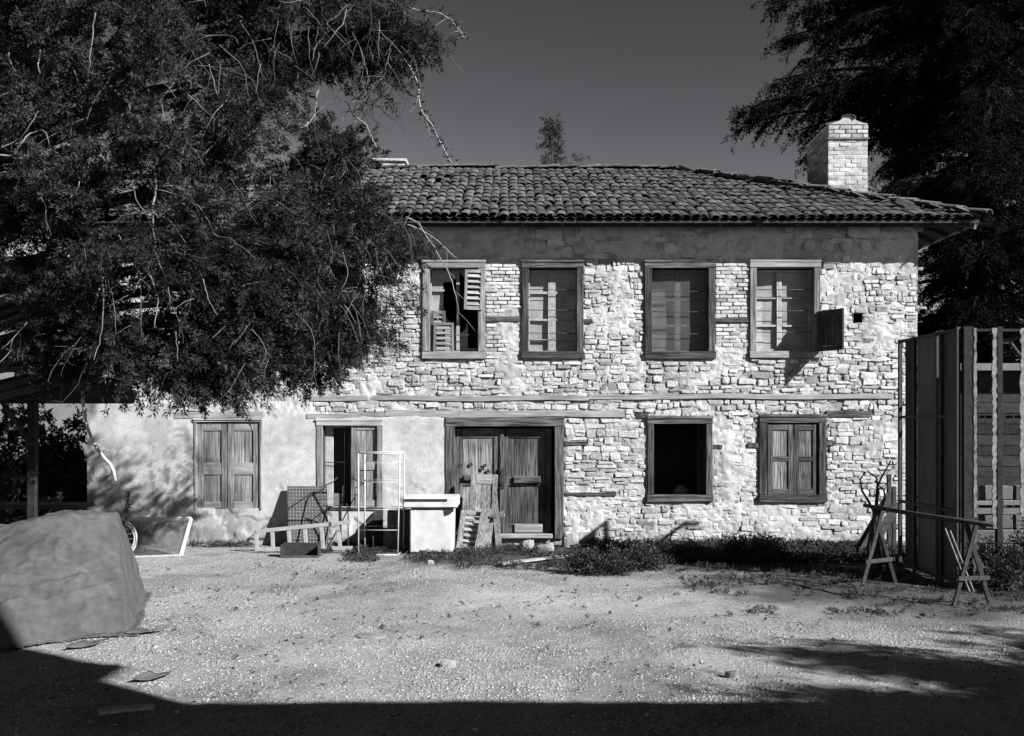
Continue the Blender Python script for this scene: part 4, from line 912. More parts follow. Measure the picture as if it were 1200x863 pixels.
# ------------------------------------------------------------------ tarpaulin over a heap
def crease(X, Y, ax, ay, f, ph, n):
    """sharp-edged fold lines running across (ax, ay)"""
    return 1 - np.abs(np.sin((X * ax + Y * ay + n) * f + ph)) ** .45
def tarp():
    xs_ = np.linspace(-7.6, -3.3, 230); ys_ = np.linspace(8.3, 12.4, 220); X, Y = np.meshgrid(xs_, ys_)
    n = fbm(X, Y, 1.3, 3, 51) - .5; n2 = fbm(X, Y, 3.0, 4, 52) - .5
    front = (Y - (8.85 + .85 * sstep(-5.1, -3.7, X) + .12 * n)) / 1.75; right = (-3.70 + .06 * n + .05 * n2 - .30 * (Y - 9.6) - X) / .26; back = (12.1 - Y) / .6; left = (X + 7.4) / .8
    t = np.clip(np.minimum(np.minimum(front, right), np.minimum(back, left)), 0, 1)
    Htop = 1.05 - .15 * sstep(-5.0, -5.7, X) + .05 * n
    Zt = Htop * (t * .8 + .2 * (1 - (1 - t) ** 2))
    w_ = np.clip(t * 5, 0, 1) * (1 - .55 * t)
    Zt = Zt + w_ * (.11 * crease(X, Y, 1.0, .55, 2.3, .4, 1.6 * n) + .09 * crease(X, Y, -.8, 1.5, 2.0, 1.1, 2.0 * n) + .035 * crease(X, Y, .4, -1.3, 4.1, 2.0, 1.8 * n2) - .06) + .05 * n2 * np.clip(t * 4, 0, 1)
    for q, zz in ((.0, .50), (.02, .49)): Zt -= .014 * np.exp(-((t - .48 - .05 * np.sin(X * 3)) / .012) ** 2) * (right > .8)
    out = np.maximum.reduce([-front * 1.75, -right * .26, -back * .6, -left * .8]); skirt = np.clip(out, 0, 1)
    Zt = Zt * (t > 0) + (t <= 0) * (.006 + .03 * np.abs(np.sin(X * 7 + Y * 6 + n * 9)) * np.exp(-skirt * 14)) + ground_z(X, Y)
    keep = skirt < (.0 + .13 * fbm(X, Y, 1.6, 3, 55))
    ii = np.arange(X.size).reshape(X.shape); Fq = np.stack([ii[:-1, :-1], ii[:-1, 1:], ii[1:, 1:], ii[1:, :-1]], -1)[keep[:-1, :-1] & keep[1:, 1:] & keep[:-1, 1:] & keep[1:, :-1]]
    o = obj_np('tarpaulin', np.stack([X, Y, Zt + .004], -1).reshape(-1, 3), Fq.reshape(-1, 4), M['tarp'], tone=np.ones(X.size), smooth=True)
    so = o.modifiers.new('thickness', 'SOLIDIFY'); so.thickness = .005; so.offset = -1
    tag(o, 'grey felt tarpaulin draped over a heap beside the juniper', 'tarpaulin')
tarp()
for i, (px, py, wpx, hpx, lab) in enumerate([(104, 757, 26, 7, 'curled scrap of felt beside the tarpaulin hem'), (180, 797, 24, 8, 'flat pale scrap of felt lying on the gravel'), (172, 742, 30, 6, 'crumpled scrap of felt against the tarpaulin corner')]):
    x, y_, _ = G(px, py); s = y_ / F; U, V_ = np.meshgrid(np.linspace(-1, 1, 12), np.linspace(-1, 1, 8)); X = x + U * wpx * s / 2 * 1.1 + V_ * .03; Y = y_ + V_ * hpx * s * 2.2 + U * .04
    Z = ground_z(X, Y) + .02 + .05 * np.abs(fbm(X, Y, 7, 3, 60 + i) - .4) + .02 * U * U; ii = np.arange(X.size).reshape(X.shape); Fq = np.stack([ii[:-1, :-1], ii[:-1, 1:], ii[1:, 1:], ii[1:, :-1]], -1).reshape(-1, 4)
    o = obj_np('felt_scrap', np.stack([X, Y, Z], -1).reshape(-1, 3), Fq, M['tarp'], tone=np.full(X.size, 1.25), smooth=True); so = o.modifiers.new('thickness', 'SOLIDIFY'); so.thickness = .006; tag(o, lab, 'scrap')

# ------------------------------------------------------------------ junk along the foot of the wall
# white trapezoid frame with mesh
Df = 15.4
def lean(px, py, D0, D1, y0, y1):                      # a pixel on a thing leaning back from D0 (foot, row y1) to D1 (top, row y0)
    t = (y1 - py) / (y1 - y0); return W(px, py, D0 + (D1 - D0) * t)
tf = thing('mesh_frame', W(185, 652, 15.4)[:2] + (0,), 'white slanted steel frame filled with mesh propped near the stained wall', 'frame')
q = [lean(a, b, 15.42, 15.8, 608, 652) for a, b in ((126, 609), (224, 608), (212, 652), (132, 655))]
for i in range(4):
    mb = MB(); a_, b_ = Vector(q[i]), Vector(q[(i + 1) % 4]); mb.bar(a_, b_, .05, .045, up=(0, 1, .4)); obj('tube', mb, M['whitesteel'], tf)
mb = MB(); A, B_, C_, D_ = [Vector(v) for v in q]
for i in range(1, 60):
    t = i / 60; mb.tube([A.lerp(B_, t) + Vector((0, .01, 0)), D_.lerp(C_, t) + Vector((0, .01, 0))], .0035, 4, cap=False)
for i in range(1, 34):
    t = i / 34; mb.tube([A.lerp(D_, t) + Vector((0, .014, 0)), B_.lerp(C_, t) + Vector((0, .014, 0))], .0035, 4, cap=False)
obj('wire_mesh', mb, M['zinc'], tf)
# bicycle wheel behind the tarp
wx_, wy_, wz_ = W(136, 634, 14.9); wh = thing('bicycle_wheel', (wx_, wy_, 0), 'pale thin bicycle wheel half hidden behind the tarpaulin', 'wheel')
def ring(r, t, n=36, m=6): 
    mb = MB(); vs = []; fs = []
    for i in range(n):
        a = 6.28318 * i / n
        for k in range(m): b = 6.28318 * k / m; rr = r + t * math.cos(b); vs.append((wx_ + rr * math.cos(a) * .8, wy_ + t * math.sin(b) + rr * math.cos(a) * .55, .33 + rr * math.sin(a)))
    for i in range(n):
        for k in range(m): fs.append((i * m + k, ((i + 1) % n) * m + k, ((i + 1) % n) * m + (k + 1) % m, i * m + (k + 1) % m))
    return mb.add(vs, fs)
obj('tyre', ring(.305, .017), M['alu'], wh, smooth=True); obj('rim', ring(.272, .012), M['alu'], wh, smooth=True)
mb = MB()
for i in range(18): a = 6.28318 * i / 18; mb.tube([(wx_, wy_, .33), (wx_ + .27 * math.cos(a) * .8, wy_ + .27 * math.cos(a) * .55, .33 + .27 * math.sin(a))], .002, 4)
obj('spokes', mb, M['alu'], wh); mb = MB(); mb.tube([(wx_ - .03, wy_ - .04, .33), (wx_ + .03, wy_ + .04, .33)], .025, 8); obj('hub', mb, M['steel'], wh)
# dark leafy shoot sticking up behind the tarp
mb = MB(); sx = W(138, 0, 12.75)[0]; pts = twig(mb, (sx, 12.75, 0), (.12, 0, 1), 1.15, .012, 6, .05, 0); sap = thing('sapling', (sx, 12.75, 0), 'thin dark sapling shoot poking up behind the tarpaulin', 'plant'); obj('stem', mb, M['twigdark'], sap)
n = 130; t = RNG.random(n) ** .5; P0 = np.array([tuple(p) for p in pts]); sg = np.clip(t * 6, 0, 5.99); i0 = sg.astype(int); C = P0[i0] + (P0[i0 + 1] - P0[i0]) * (sg - i0)[:, None]; v = leaves(C, RNG.normal(size=(n, 3)) * .6 + np.array([.2, 0, .7]), .06 + .05 * RNG.random(n), .016 + .01 * RNG.random(n), .5 + .5 * RNG.random(n)); obj_np('foliage', v[0], v[1], M['shrub'], sap, tone=v[2])

# perforated metal sheet leaning on the wall (grid of raised studs)
ps = thing('studded_sheet', (PX(362), 16.7, 0), 'grey studded metal sheet leaning against the wall behind the ladder', 'sheet')
def psp(u, v, off=0): return lean(336.5 + 46.5 * u + 2 * (1 - v) , 646 - 76 * v, 16.45, 16.88, 570, 646) if not off else tuple(Vector(lean(336.5 + 46.5 * u + 2 * (1 - v), 646 - 76 * v, 16.45, 16.88, 570, 646)) + Vector((0, -off, off * .4)))
mb = MB(); c8 = [Vector(psp(*uv)) for uv in ((0, 0), (1, 0), (1, 1), (0, 1))]; bk = [v + Vector((0, .012, 0)) for v in c8]
mb.add([tuple(v) for v in c8 + bk], [(0, 1, 2, 3), (7, 6, 5, 4), (0, 4, 5, 1), (1, 5, 6, 2), (2, 6, 7, 3), (3, 7, 4, 0)], 1.0); obj('plate', mb, M['zinc'], ps)
mb = MB()
for i in range(12):
    for k in range(19):
        c = Vector(psp((i + .7) / 12.4, (k + .7) / 19.4)); r = .0125; vs = [tuple(c + Vector((r * math.cos(a), -.001, r * math.sin(a)))) for a in np.linspace(0, 6.283, 7)[:-1]] + [tuple(c + Vector((0, -.013, .002)))]
        mb.add(vs, [(e, (e + 1) % 6, 6) for e in range(6)], .75)
tag(obj('studs', mb, M['alu'], ps), kind='stuff')
# ladder lying on its edge
ld = thing('ladder', (PX(355), 16.1, 0), 'short aluminium ladder lying on its side below the studded sheet', 'ladder')
def lp_(px, py): return W(px, py, 15.95)
for a_, b_ in (((300, 623), (411, 612)), ((299, 644), (413, 642.5))):
    mb = MB(); mb.bar(lp_(*a_), lp_(*b_), .045, .06, up=(0, 0, 1)); obj('rail', mb, M['alu'], ld)
for k, (xa, xb) in enumerate(((300, 301), (319, 320), (338, 340), (357, 359), (376, 379), (395, 399))):
    mb = MB(); mb.bar(lp_(xa, 622 - k * 1.95), lp_(xb, 644.6), .06, .03, up=(0, 1, 0)); obj('rung', mb, M['alu'], ld)
# dark tray in front
ty_ = thing('metal_tray', (PX(350), 15.5, 0), 'dark empty metal tray tipped on edge in front of the ladder', 'tray')
mb = MB(); a_ = W(328, 653.5, 15.35); b_ = W(373, 653.5, 15.35); mb.box(a_[0], b_[0], 15.33, 15.36, .0, .035, tone=2); mb.box(a_[0], b_[0], 15.55, 15.57, .0, .21); mb.box(a_[0], b_[0], 15.361, 15.549, .0, .02); obj('body', mb, M['steel'], ty_)
for x in (a_[0], b_[0] - .015): mb = MB(); mb.box(x, x + .014, 15.361, 15.549, .021, .19); obj('end', mb, M['steel'], ty_)
# bent wire chair frame
cf = thing('chair_frame', (PX(412), 16.3, 0), 'bare bent-steel chair frame under the half-shuttered window', 'chair')
for pts in ([(375, 620), (375, 575), (377, 571), (390, 565), (395, 560)], [(399, 640), (400, 600), (402, 570)], [(408, 645), (408, 600), (406, 590)], [(412, 560), (425, 567), (441, 561), (441, 595), (437, 610)], [(416, 590), (416, 572), (428, 566)], [(378, 592), (400, 598), (441, 594)]):
    mb = MB(); pz = [lean(a_, b_, 15.9, 16.75, 560, 650) for a_, b_ in pts]; mb.tube(pz, .010, 6); obj('steel_rod', mb, M['steel'], cf, smooth=True)
for px in (375, 399, 408, 437):
    mb = MB(); p = lean(px, 621, 15.9, 16.75, 560, 650); mb.tube([p, (p[0] + .01, p[1] - .02, 0)], .010, 6); obj('leg', mb, M['steel'], cf, smooth=True)
# white wire rack
rk = thing('wire_rack', (PX(447), 15.85, 0), 'tall empty white wire rack standing beside the white appliance', 'rack')
Df_, Db_ = 15.6, 16.2
fr = [[W(420, 531, Df_), W(468.5, 532, Df_), W(466, 648, Df_), W(420, 649, Df_)], [W(427.5, 530, Db_), W(473.5, 530, Db_), W(473, 642, Db_), W(427.5, 642, Db_)]]
for f_ in fr:
    f_[2] = (f_[2][0], f_[2][1], .012); f_[3] = (f_[3][0], f_[3][1], .012)
    for i in range(4): mb = MB(); mb.tube([f_[i], f_[(i + 1) % 4]], .013, 6); obj('tube', mb, M['whitesteel'], rk, smooth=True)
for i in range(4): mb = MB(); mb.tube([fr[0][i], fr[1][i]], .009, 6); obj('tube', mb, M['whitesteel'], rk, smooth=True)
for z in (.4, .72, 1.15, 1.45):
    for f_, y_ in ((fr[0], Df_), (fr[1], Db_)): mb = MB(); mb.tube([(f_[3][0], y_, z), (f_[2][0], y_, z)], .005, 5); obj('shelf_wire', mb, M['whitesteel'], rk, smooth=True)
# dark drum behind the rack; dark board in the shape of a cast shadow
dr = thing('tin_drum', (PX(468), 16.55, 0), 'dark tin drum wedged between the wire rack and the white appliance', 'drum')
cx_, cy_ = W(468, 0, 16.45)[0], 16.5; mb = MB(); mb.tube([(cx_, cy_, 0), (cx_, cy_, .02), (cx_, cy_, .3), (cx_, cy_, .31), (cx_, cy_, .33), (cx_, cy_, .62), (cx_ + .0, cy_, .63)], [.2, .205, .205, .215, .205, .205, .18], 20, tone=3); obj('shell', mb, M['steel'], dr, smooth=False)
mb = MB(); mb.tube([(cx_, cy_, .631), (cx_, cy_, .65)], .19, 20, tone=2); obj('lid', mb, M['steel'], dr)
mb = MB(); p = W(437, 598, 16.6); mb.prism([(PX(430), .0), (PX(450), .0), (PX(450), .64), (PX(446), .64), (PX(430), .38)], 16.86, 16.90); tag(obj('shadow_board', mb, M['darkwood']), 'dark slanted board standing for a shadow on the wall behind the wire rack', 'board')  # dark board cut to the shadow outline seen on the wall through the rack
# white appliance
ap = thing('appliance', (PX(506), 16.1, 0), 'battered white enamel chest appliance with an overhanging lid by the door', 'appliance')
A0 = W(480, 0, 15.75)[0]; A1 = W(531, 0, 15.75)[0]; 
mb = MB(); mb.box(A0, A1, 15.75, 16.4, .02, .71, c=.02); obj('body', mb, M['white'], ap)
T0 = W(472, 0, 15.7)[0]; T1 = W(536, 0, 15.7)[0]; zt0, zt1 = .735, W(0, 583, 15.7)[2]
mb = MB(); mb.box(T0, T1, 15.70, 16.45, zt0, zt1, c=.02, tone=1.05); lid = obj('lid', mb, M['white'], ap)
s0, s1 = W(474, 585.0, 15.7), W(524, 588.2, 15.7); mb = MB(); mb.box(s0[0], s1[0], 15.694, 15.705, s1[2], s0[2], c=.002); obj('handle_slot', mb, M['black'], lid)
mb = MB(); mb.box(A0 + .02, A1 - .02, 15.78, 16.38, .711, .7345, c=.004); obj('seal', mb, M['black'], ap)
k0, k1 = W(520, 596, 15.74), W(530, 605, 15.74); mb = MB(); mb.prism([(k0[0], k0[2]), (k1[0] + .02, k0[2]), (k1[0] + .02, k0[2] - .05), (k1[0] - .05, k1[2] + .02), (k0[0] + .01, k1[2])], 15.742, 15.752); obj('rust_hole', mb, M['black'], ap)
for x in (A0 + .06, A1 - .06):
    for y_ in (15.82, 16.33): mb = MB(); mb.tube([(x, y_, -.03), (x, y_, .019)], .022, 8); obj('foot', mb, M['black'], ap)
# leaning old shutters and planks at the door
def leaf_thing(label, px0, wpx, top, foot_px, Dfoot, rx, mats, h, roll=0, **k):
    x, y_, _ = W(px0, 0, Dfoot); e = thing('leaning_shutter', (x + wpx * Dfoot / F / 2, y_, 0), label, 'shutter')
    P = Matrix.Translation((x, y_, .0)) @ Matrix.Rotation(rx, 4, 'X') @ Matrix.Rotation(roll, 4, 'Y')
    return leaf('leaf', wpx * Dfoot / F, h, .04, mats, place=P, parent=e, **k)
leaf_thing('weathered panelled shutter leaning upright against the left door leaf', 548, 32, 0, 0, 16.4, math.radians(-14), ('palewood', 'palewoodh'), 1.27, roll=math.radians(2), panels=((.52, .88),), stile=.085, tone=.95, planks=3)
leaf_thing('lower louvred shutter propped in front of the panelled one', 534, 40, 0, 0, 16.1, math.radians(-20), ('palewood', 'palewoodh'), .70, roll=math.radians(6), panels=((.08, .90),), louvre=(0,), stile=.09, tone=1.0)
for i, (a_, b_, D0, D1, wd, lab) in enumerate([((561, 652), (570, 596), 16.0, 16.3, .16, 'short broad plank leaning beside the louvred shutter'), ((585, 650), (578, 572), 16.3, 16.75, .10, 'narrow grey plank leaning on the door behind the shutters'), ((577, 606), (591, 602), 16.2, 16.2, .09, 'stub of wood sticking out beside the leaning shutters')]):
    mb = MB(); p = Vector(W(*a_, D0)); q_ = Vector(W(*b_, D1)); 
    if i < 2: p.z = 0
    mb.bar(p, q_, wd, .03, up=(0, 1, .3), j=.006); tag(obj('plank', mb, M['palewood']), lab, 'plank')
# rubble and boards on the ground by the door
for i, (a_, b_, wd, lab) in enumerate([((586, 664), (655, 656), .14, 'pale split board lying in the weeds before the door'), ((650, 657), (676, 655), .10, 'short pale board end lying in the weeds'), ((668, 643), (770, 641), .12, 'dark plank lying along the foot of the wall'), ((745, 652), (775, 648), .08, 'small dark board lying in the weeds below the unglazed window'), ((116, 845), (180, 838), .09, 'thin pale lath lying on the shaded foreground gravel'), ((240, 641), (297, 637), .07, 'dark stick lying along the wall below the closed shutters')]):
    p = Vector(G(*a_)); q_ = Vector(G(*b_)); p.y = min(p.y, 16.8); q_.y = min(q_.y, 16.8); p.z = .045 + ground_z(np.float64(p.x), np.float64(p.y)); q_.z = .05 + ground_z(np.float64(q_.x), np.float64(q_.y)); mb = MB(); mb.bar(p, q_, wd, .03, j=.008, tone=.35 if 'dark' in lab else 1.2); tag(obj('plank', mb, M['palewoodh']), lab, 'plank')
# stick whose shadow crosses the wall
p = Vector((PX(800) + 1.2, 16.2, 0)); 
for i, (px, py, w_, h_, lab) in enumerate([(525, 778, .15, .045, 'pale rounded stone alone on the open gravel'), (435, 747, .34, .025, 'thin dark slate lying flat on the gravel'), (505, 663, .1, .05, 'small stone at the edge of the weeds'), (858, 792, .12, .05, 'dark lump lying near the branch shadow'), (700, 668, .2, .1, 'pale stone in the weeds below the wall'), (640, 648, .3, .14, 'broken stone under the door threshold'), (618, 646, .26, .16, 'squarish stone under the door threshold'), (668, 641, .3, .2, 'larger stone beside the door post')]):
    x, y_, _ = G(px, py); y_ = min(y_, 16.75); mb = MB(); vs, fs, t = stone_geo(-w_ / 2, w_ / 2, -w_ * .35, w_ * .35, h_, (.45 if 'dark' in lab else .62), n=12, rnd=.6, jit=.2, y=0); z0 = float(ground_z(np.float64(x), np.float64(y_)))
    mb.add([(x + a, y_ + c, z0 - b_ - .0) for a, b_, c in vs], [f for f in fs], t); tag(obj('stone', mb, M['stone']), lab, 'stone')

# ------------------------------------------------------------------ plywood booth at the right
XB = 5.6; YN, YFAR, ZB = 12.46, 14.4, 3.28
bo = thing('plywood_booth', (6.5, 13.4, 0), 'tall dark booth of steel framing and plywood sheets at the right of the house', 'booth')
def bpart(nm, mb, m): return obj(nm, mb, M[m], bo)
for y_ in (14.38, 13.86, 13.12, 13.0, 12.52):
    mb = MB(); mb.box(XB - .02, XB + .03, y_ - .025, y_ + .025, -.03, ZB, c=.003); bpart('steel_post', mb, 'steel')
for z in (ZB - .03, 2.16, .95, .06):
    mb = MB(); mb.box(XB - .012, XB + .02, 12.55, 14.35, z - .02, z + .02, c=.003); bpart('steel_rail', mb, 'steel')
for (y0, y1, t) in ((13.14, 13.84, 2.0), (12.55, 12.99, 1.4), (13.89, 14.26, .6)):
    mb = MB(); mb.box(XB + .031, XB + .045, y0, y1, .03, ZB - .01, c=.002, tone=t); bpart('plywood_sheet', mb, 'ply')
def ragged(x, w, D, z0, z1, seed):
    mb = MB(); n = 60; vs = []; r = random.Random(seed)
    zz = np.linspace(z0, z1, n)
    for z in zz:
        a = x - w * (.5 + r.uniform(-.25, .35)); b = x + w * (.5 + r.uniform(-.25, .35)); vs += [(a, D, z), (b, D - .008, z), (b, D + .02, z), (a, D + .02, z)]
    fs = []
    for k in range(n - 1):
        for e in range(4): fs.append((k * 4 + e, k * 4 + (e + 1) % 4, k * 4 + 4 + (e + 1) % 4, k * 4 + 4 + e))
    return mb.add(vs, fs)
for px, w_ in ((1135, .12), (1172, .07), (1206, .07), (1245, .07), (1290, .08)):
    x = W(px, 0, YN)[0]; mb = MB(); mb.box(x - w_ / 2, x + w_ / 2, YN, YN + .07, -.03, ZB, c=.004, tone=.5); bpart('stud', mb, 'darkwood')
for i, (px, w_) in enumerate(((1142.5, .026), (1165, .04), (1198, .045), (1238, .04))):
    x = W(px, 0, YN)[0]; bpart('plaster_bead', ragged(x, w_, YN - .01, .75 if i == 1 else .9, ZB - .02, i), 'foam')
for z, t in ((ZB - .04, .5), (2.15, .5), (1.02, .8)):
    mb = MB(); mb.box(XB + .1, 8.05, YN + .075, YN + .11, z - .018, z + .018, c=.004, tone=t); bpart('front_rail', mb, 'darkwood')
mb = MB(); mb.box(6.93, 6.98, YN + .115, YFAR, ZB - .065, ZB - .02, c=.004); bpart('side_rail', mb, 'darkwood')
mb = MB(); mb.box(6.981, 7.2, YFAR - .05, YFAR - .005, ZB - .065, ZB - .02, c=.004); bpart('rail_stub', mb, 'darkwood')
mb = MB(); mb.bar((6.955, YN + .13, 2.2), (6.955, YFAR - .5, ZB - .08), .04); bpart('brace', mb, 'darkwood')
# stacked concrete blocks inside
zz = .0
for r in range(6):
    for k in range(3):
        x = 6.35 + k * .42 + (r % 2) * .18
        mb = MB(); mb.box(x, x + .39, 13.75, 13.95, r * .202, r * .202 + .195, c=.012, j=.008, tone=ru(.16, .34)); o = obj('concrete_block', mb, M['wall']); tag(o, 'grey concrete block in the %s of the stack inside the booth' % ('bottom course', 'second course', 'third course', 'fourth course', 'fifth course', 'top course')[r], 'block', 'concrete blocks stacked in the booth')
# boarded hut behind
hut = thing('boarded_hut', (10, 19, 0), 'dark hut of horizontal boards behind the plywood booth', 'hut'); mb = MB(); mb.box(7.65, 12.4, 17.42, 20.5, -.05, 3.0); obj('core', mb, M['black'], hut)
for k in range(16):
    mb = MB(); z = .02 + k * .186; mb.box(7.6 + ru(-.02, .02), 12.4, 17.36, 17.40 + ru(0, .012), z, z + .178, c=.005, j=.004, tone=ru(.35, .8)); obj('board', mb, M['darkwood'], hut)
mb = MB(); mb.prism([(7.3, 2.98), (12.7, 2.98), (12.7, 3.1), (7.3, 3.1)], 17.0, 20.8); obj('roof', mb, M['zinc'], hut)

# ------------------------------------------------------------------ trestles, pole and brush in front of the booth
def trestle(label, f0, f1, top, mat):
    """A-frame: two legs, a cross piece, a short head"""
    f0, f1 = Vector(f0), Vector(f1); c = (f0 + f1) / 2; t = thing('trestle', c, label, 'trestle', 'A-frame trestles carrying the long pole'); ap_ = c + Vector((0, .02, top))
    for sgn, f in ((-1, f0), (1, f1)):
        mb = MB(); mb.bar(f - Vector((0, 0, .02)), ap_ + Vector((-sgn * .05, sgn * .024, .05)), .045, .035, up=(0, 1, 0), j=.003); obj('leg', mb, M[mat], t)
    a = f0.lerp(ap_, .36); b = f1.lerp(ap_, .36); mb = MB(); mb.bar(a + Vector((-.04, -.05, 0)), b + Vector((.04, -.05, 0)), .022, .05, up=(0, 0, 1)); obj('cross_piece', mb, M[mat], t)
    return ap_
e1 = trestle('grey wooden trestle standing before the booth front', G(1117, 711), G(1161, 709), .88, 'darkwood')
e2 = trestle('dark trestle standing among the dry brush near the wall', G(1009, 691), G(1050, 684), .93, 'darkwood')
mb = MB(); a_ = e2 + Vector((0, 0, .07)); b_ = e1 + Vector((0, 0, .07)); d = (b_ - a_).normalized(); mb.tube([a_ - d * .25, a_.lerp(b_, .5) + Vector((0, 0, -.015)), b_ + d * .3], [.024, .03, .026], 8); tag(obj('pole', mb, M['darkwood'], smooth=True), 'long dark pole laid across the two trestles', 'pole')
# pale laths leaning between trestle and booth
for i, (a_, b_) in enumerate((((1136, 675), (1107, 619)), ((1141, 672), (1113, 622)))):
    p = Vector(G(*a_)); p = Vector((p.x, 12.2, .0)); q_ = Vector(W(*b_, 12.38)); mb = MB(); p.x = W(a_[0], 0, 12.2)[0]; mb.bar(p, q_, .022, .022); tag(obj('lath', mb, M['palewood']), ['thin pale lath leaning on the booth, touching the trestle leg', 'thin pale lath leaning on the booth close to its corner post'][1 - i], 'lath', 'laths leaning on the booth')
br_ = thing('dry_brush', (W(1028, 0, 13.2)[0], 13.2, 0), 'bare dark branches standing upright behind the dark trestle', 'branches')
for pts in ([(1020, 655), (1024, 600), (1018, 588), (1010, 575), (1008, 562), (1014, 554)], [(1030, 655), (1027, 600), (1029, 575), (1027, 560), (1016, 552)], [(1033, 655), (1026, 598), (1028, 570), (1034, 558), (1044, 540)], [(1022, 655), (1030, 600), (1037, 585), (1036, 575), (1026, 565)], [(1012, 660), (1022, 610), (1030, 592)], [(1042, 660), (1030, 620), (1027, 600)]):
    mb = MB(); P = [Vector(W(a_, b_, 13.3)) for a_, b_ in pts]; P[0].z = 0; mb.tube(P, list(np.linspace(.022, .008, len(P))), 6)
    for k in range(3): twig(mb, P[random.randint(1, len(P) - 1)], (ru(-1, 1), ru(-.4, .4), ru(.2, 1)), ru(.15, .35), .006, 4, .2, 0)
    obj('branch', mb, M['twigdark'], br_, smooth=True)
for i, (a_, b_, D0, D1) in enumerate((((1000, 640), (1046, 575), 15.2, 15.6), ((1012, 648), (1052, 590), 14.9, 15.2))):
    p = Vector(W(*a_, D0)); p.z = 0; q_ = Vector(W(*b_, D1)); mb = MB(); mb.bar(p, q_, .13, .03, up=(0, 1, 0), j=.006, tone=.9); mb2 = MB(); tag(obj('plank', mb, M['darkwood']), ['dark plank slanting up behind the booth corner', 'second dark plank slanting up in front of the other at the booth corner'][i], 'plank')
    mb = MB(); mb.bar((q_.x - .02, q_.y + .10, -.02), (q_.x - .02, q_.y + .10, q_.z + .25), .06, .05); tag(obj('stake', mb, M['darkwood']), ['upright stake holding the rear slanting plank', 'upright stake holding the front slanting plank'][i], 'stake')

def litter():
    n = 5200; y = 6.2 + 10.2 * RNG.random(n); x = (RNG.random(n) - .5) * 2 * (y * .54 + .3); k = fbm(x, y, 1.3, 4, 91) + .10 * (y > 13) > .52; x, y = x[k], y[k]; n = len(x)
    P = np.stack([x, y, ground_z(x, y) + .014], -1); D = RNG.normal(size=(n, 3)) * np.array([1, 1, .25])
    v = leaves(P, D, .02 + .05 * RNG.random(n) ** 2, .004 + .008 * RNG.random(n), .3 + 1.2 * RNG.random(n)); o = obj_np('leaf_litter', v[0], v[1], M['bark'], tone=v[2]); tag(o, 'scattered dry leaves and twig bits lying over the gravel', 'litter', kind='stuff')
litter()

# ------------------------------------------------------------------ weeds along the wall foot
def weeds():
    parts = []
    def patch(x0, x1, y0, y1, n, hmax, ll, lw, per=16, thr=.42, seed=0):
        x = x0 + (x1 - x0) * RNG.random(n); y = y0 + (y1 - y0) * RNG.random(n); k = fbm(x, y, 2.2, 3, 70 + seed) > thr; x, y = x[k], y[k]; m = len(x)
        hh = hmax * (.25 + .75 * fbm(x, y, 1.8, 2, 75 + seed)); C = np.stack([x, y, ground_z(x, y) + .01 + hh * .35 * RNG.random(m)], -1)
        v = sprays(C, RNG.normal(size=(m, 3)) * np.array([1, 1, .4]) + np.array([0, 0, .8]), hh, per, ll, lw, .9, .15, .35); v[0][:, 2] = np.maximum(v[0][:, 2], .004); parts.append(v)
    patch(PX(425), PX(560), 14.6, 16.1, 900, .11, .026, .008, thr=.5)
    patch(PX(545), PX(820), 14.0, 16.5, 2200, .15, .028, .009, thr=.5, seed=1)
    patch(PX(780), PX(1010), 14.7, 16.85, 2600, .20, .036, .012, thr=.40, seed=2)
    patch(PX(690), PX(1040), 16.3, 16.9, 700, .2, .036, .012, thr=.36, seed=3)
    patch(2.2, 7.5, 10.6, 14.4, 2200, .06, .035, .006, thr=.48, seed=4); patch(-5, 3, 9, 14.5, 260, .05, .03, .006, thr=.58, seed=7)
    patch(PX(380), PX(440), 15.6, 16.7, 260, .10, .04, .012, thr=.4, seed=5)
    patch(PX(215), PX(300), 16.6, 16.92, 60, .12, .04, .01, thr=.35, seed=6)
    V, Fq, T = join_np(parts); o = obj_np('weeds', V, Fq, M['weed'], tone=T); tag(o, 'low weeds and creeping plants growing along the foot of the wall', 'weeds', kind='stuff'); print('weeds', len(Fq))
weeds()
for i, (px, py, r, h, lab) in enumerate([(1180, 690, .5, .75, 'leafy bush growing against the booth front'), (748, 668, .26, .16, 'rounded leafy weed clump below the unglazed window'), (700, 672, .34, .13, 'low spreading weed clump before the door rubble'), (885, 655, .6, .18, 'dark ivy mound at the foot of the wall under the last window')]):
    x, y_, _ = G(px, py); bush('bush', (x, min(y_, 16.2), 0), (r, r * .6, h), int(90 + 160 * r), 'shrub' if i != 3 else 'weed', lab, ll=.036, lw=.012, per=30)

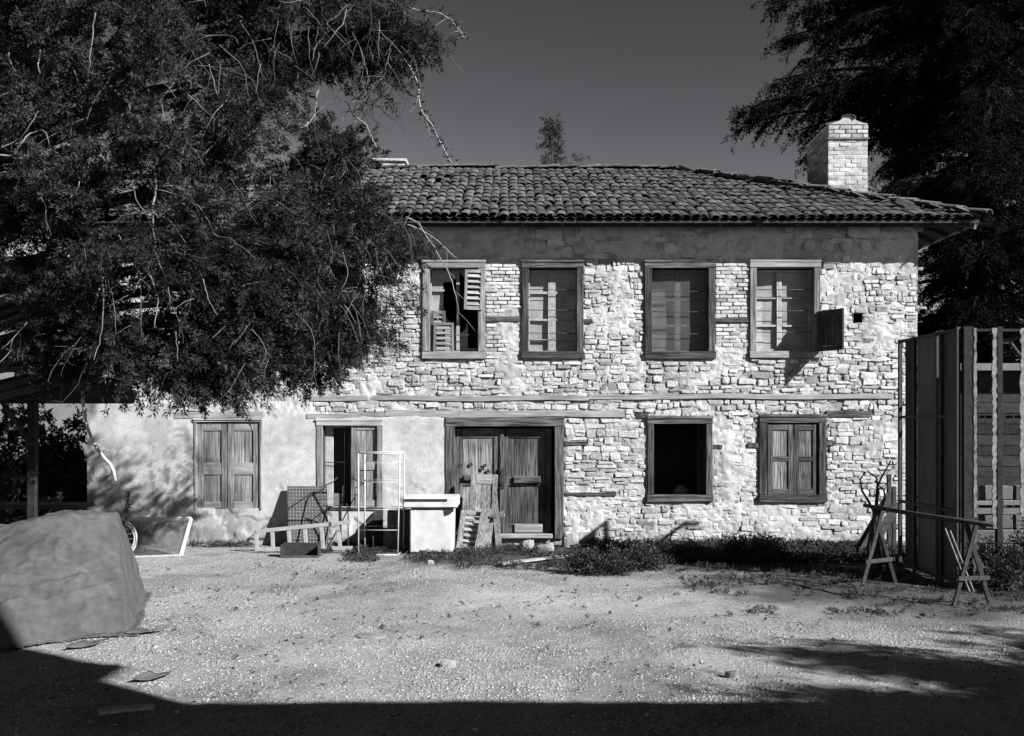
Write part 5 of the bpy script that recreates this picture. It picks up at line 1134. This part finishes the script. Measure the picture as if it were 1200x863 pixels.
# ------------------------------------------------------------------ beyond the frame: the neighbour whose shadow fills the foreground, and a tree beside it
nb = thing('neighbour_house', (6, -1, 0), 'rendered two-storey neighbour house at the near side of the yard', 'house')
mb = MB(); mb.box(2.8, 6.02, -6, 1.90, -.1, 7.15, c=.02); obj('tower_wall', mb, M['render'], nb)
mb = MB(); mb.box(2.7, 6.78, -6, 1.90, 7.155, 9.2, c=.02); obj('jettied_storey', mb, M['render'], nb)
mb = MB(); mb.box(2.6, 6.88, -6.2, 1.94, 9.205, 9.4, c=.02); obj('tower_roof', mb, M['tile'], nb)
mb = MB(); mb.box(6.03, 12.2, -6, 1.5, -.1, 5.8, c=.02); obj('wall', mb, M['render'], nb)
mb = MB(); mb.prism([(6.03, 5.805), (12.5, 5.805), (12.5, 6.0), (6.03, 6.0)], -6.2, 1.94); obj('roof', mb, M['tile'], nb)
for z in (1.0, 3.8):
    for x in (4.1, 7.3):
        mb = MB(); yf = 1.85 if x < 6 else 1.45; mb.box(x, x + .9, yf, yf + .12, z, z + 1.3, c=.01); w_ = obj('window', mb, M['woodv'], nb); mb = MB(); mb.box(x + .1, x + .8, yf + .121, yf + .13, z + .1, z + 1.2, c=.002); obj('pane', mb, M['black'], w_)
rt = thing('yard_tree', (11.3, 3.3, 0), 'spreading tree beside the neighbour house casting shade on the foreground', 'tree')
mb = MB(); mb.tube([(11.3, 3.3, -.1), (11.32, 3.3, 2), (11.28, 3.32, 4), (11.3, 3.3, 5.2)], [.25, .2, .14, .05], 10); obj('trunk', mb, M['bark'], rt, smooth=True)
parts = []; lb = MB()
for k in range(84):
    a = ru(0, 6.283); z = ru(1.9, 5.2); L = ru(1.0, 2.7); e = Vector((11.1 + math.cos(a) * L, 3.5 + math.sin(a) * L * .6, z)); s0 = Vector((11.3, 3.3, max(1.8, z - .8)))
    if e.y < 2.2: continue
    lb.tube([s0, s0.lerp(e, .5) + Vector((0, 0, .15)), e], [.05, .03, .01], 5); n = 60; t = RNG.random(n) * .8 + .2; C = np.array(s0) * (1 - t[:, None]) + np.array(e) * t[:, None] + RNG.normal(size=(n, 3)) * .16
    parts.append(sprays(C, np.array(e - s0)[None] + RNG.normal(size=(n, 3)) * .6, .3 + .2 * RNG.random(n), 22, .10, .022, .7, .2, .2))
V, Fq, T = join_np(parts); obj_np('crown', V, Fq, M['shrub'], rt, tone=T); obj('limbs', lb, M['bark'], rt, smooth=True)
print('objects', len(bpy.data.objects), 'stones', len(STONES), 'bricks', len(BRICKS), 'tris', sum(len(m.polygons) for m in bpy.data.meshes))
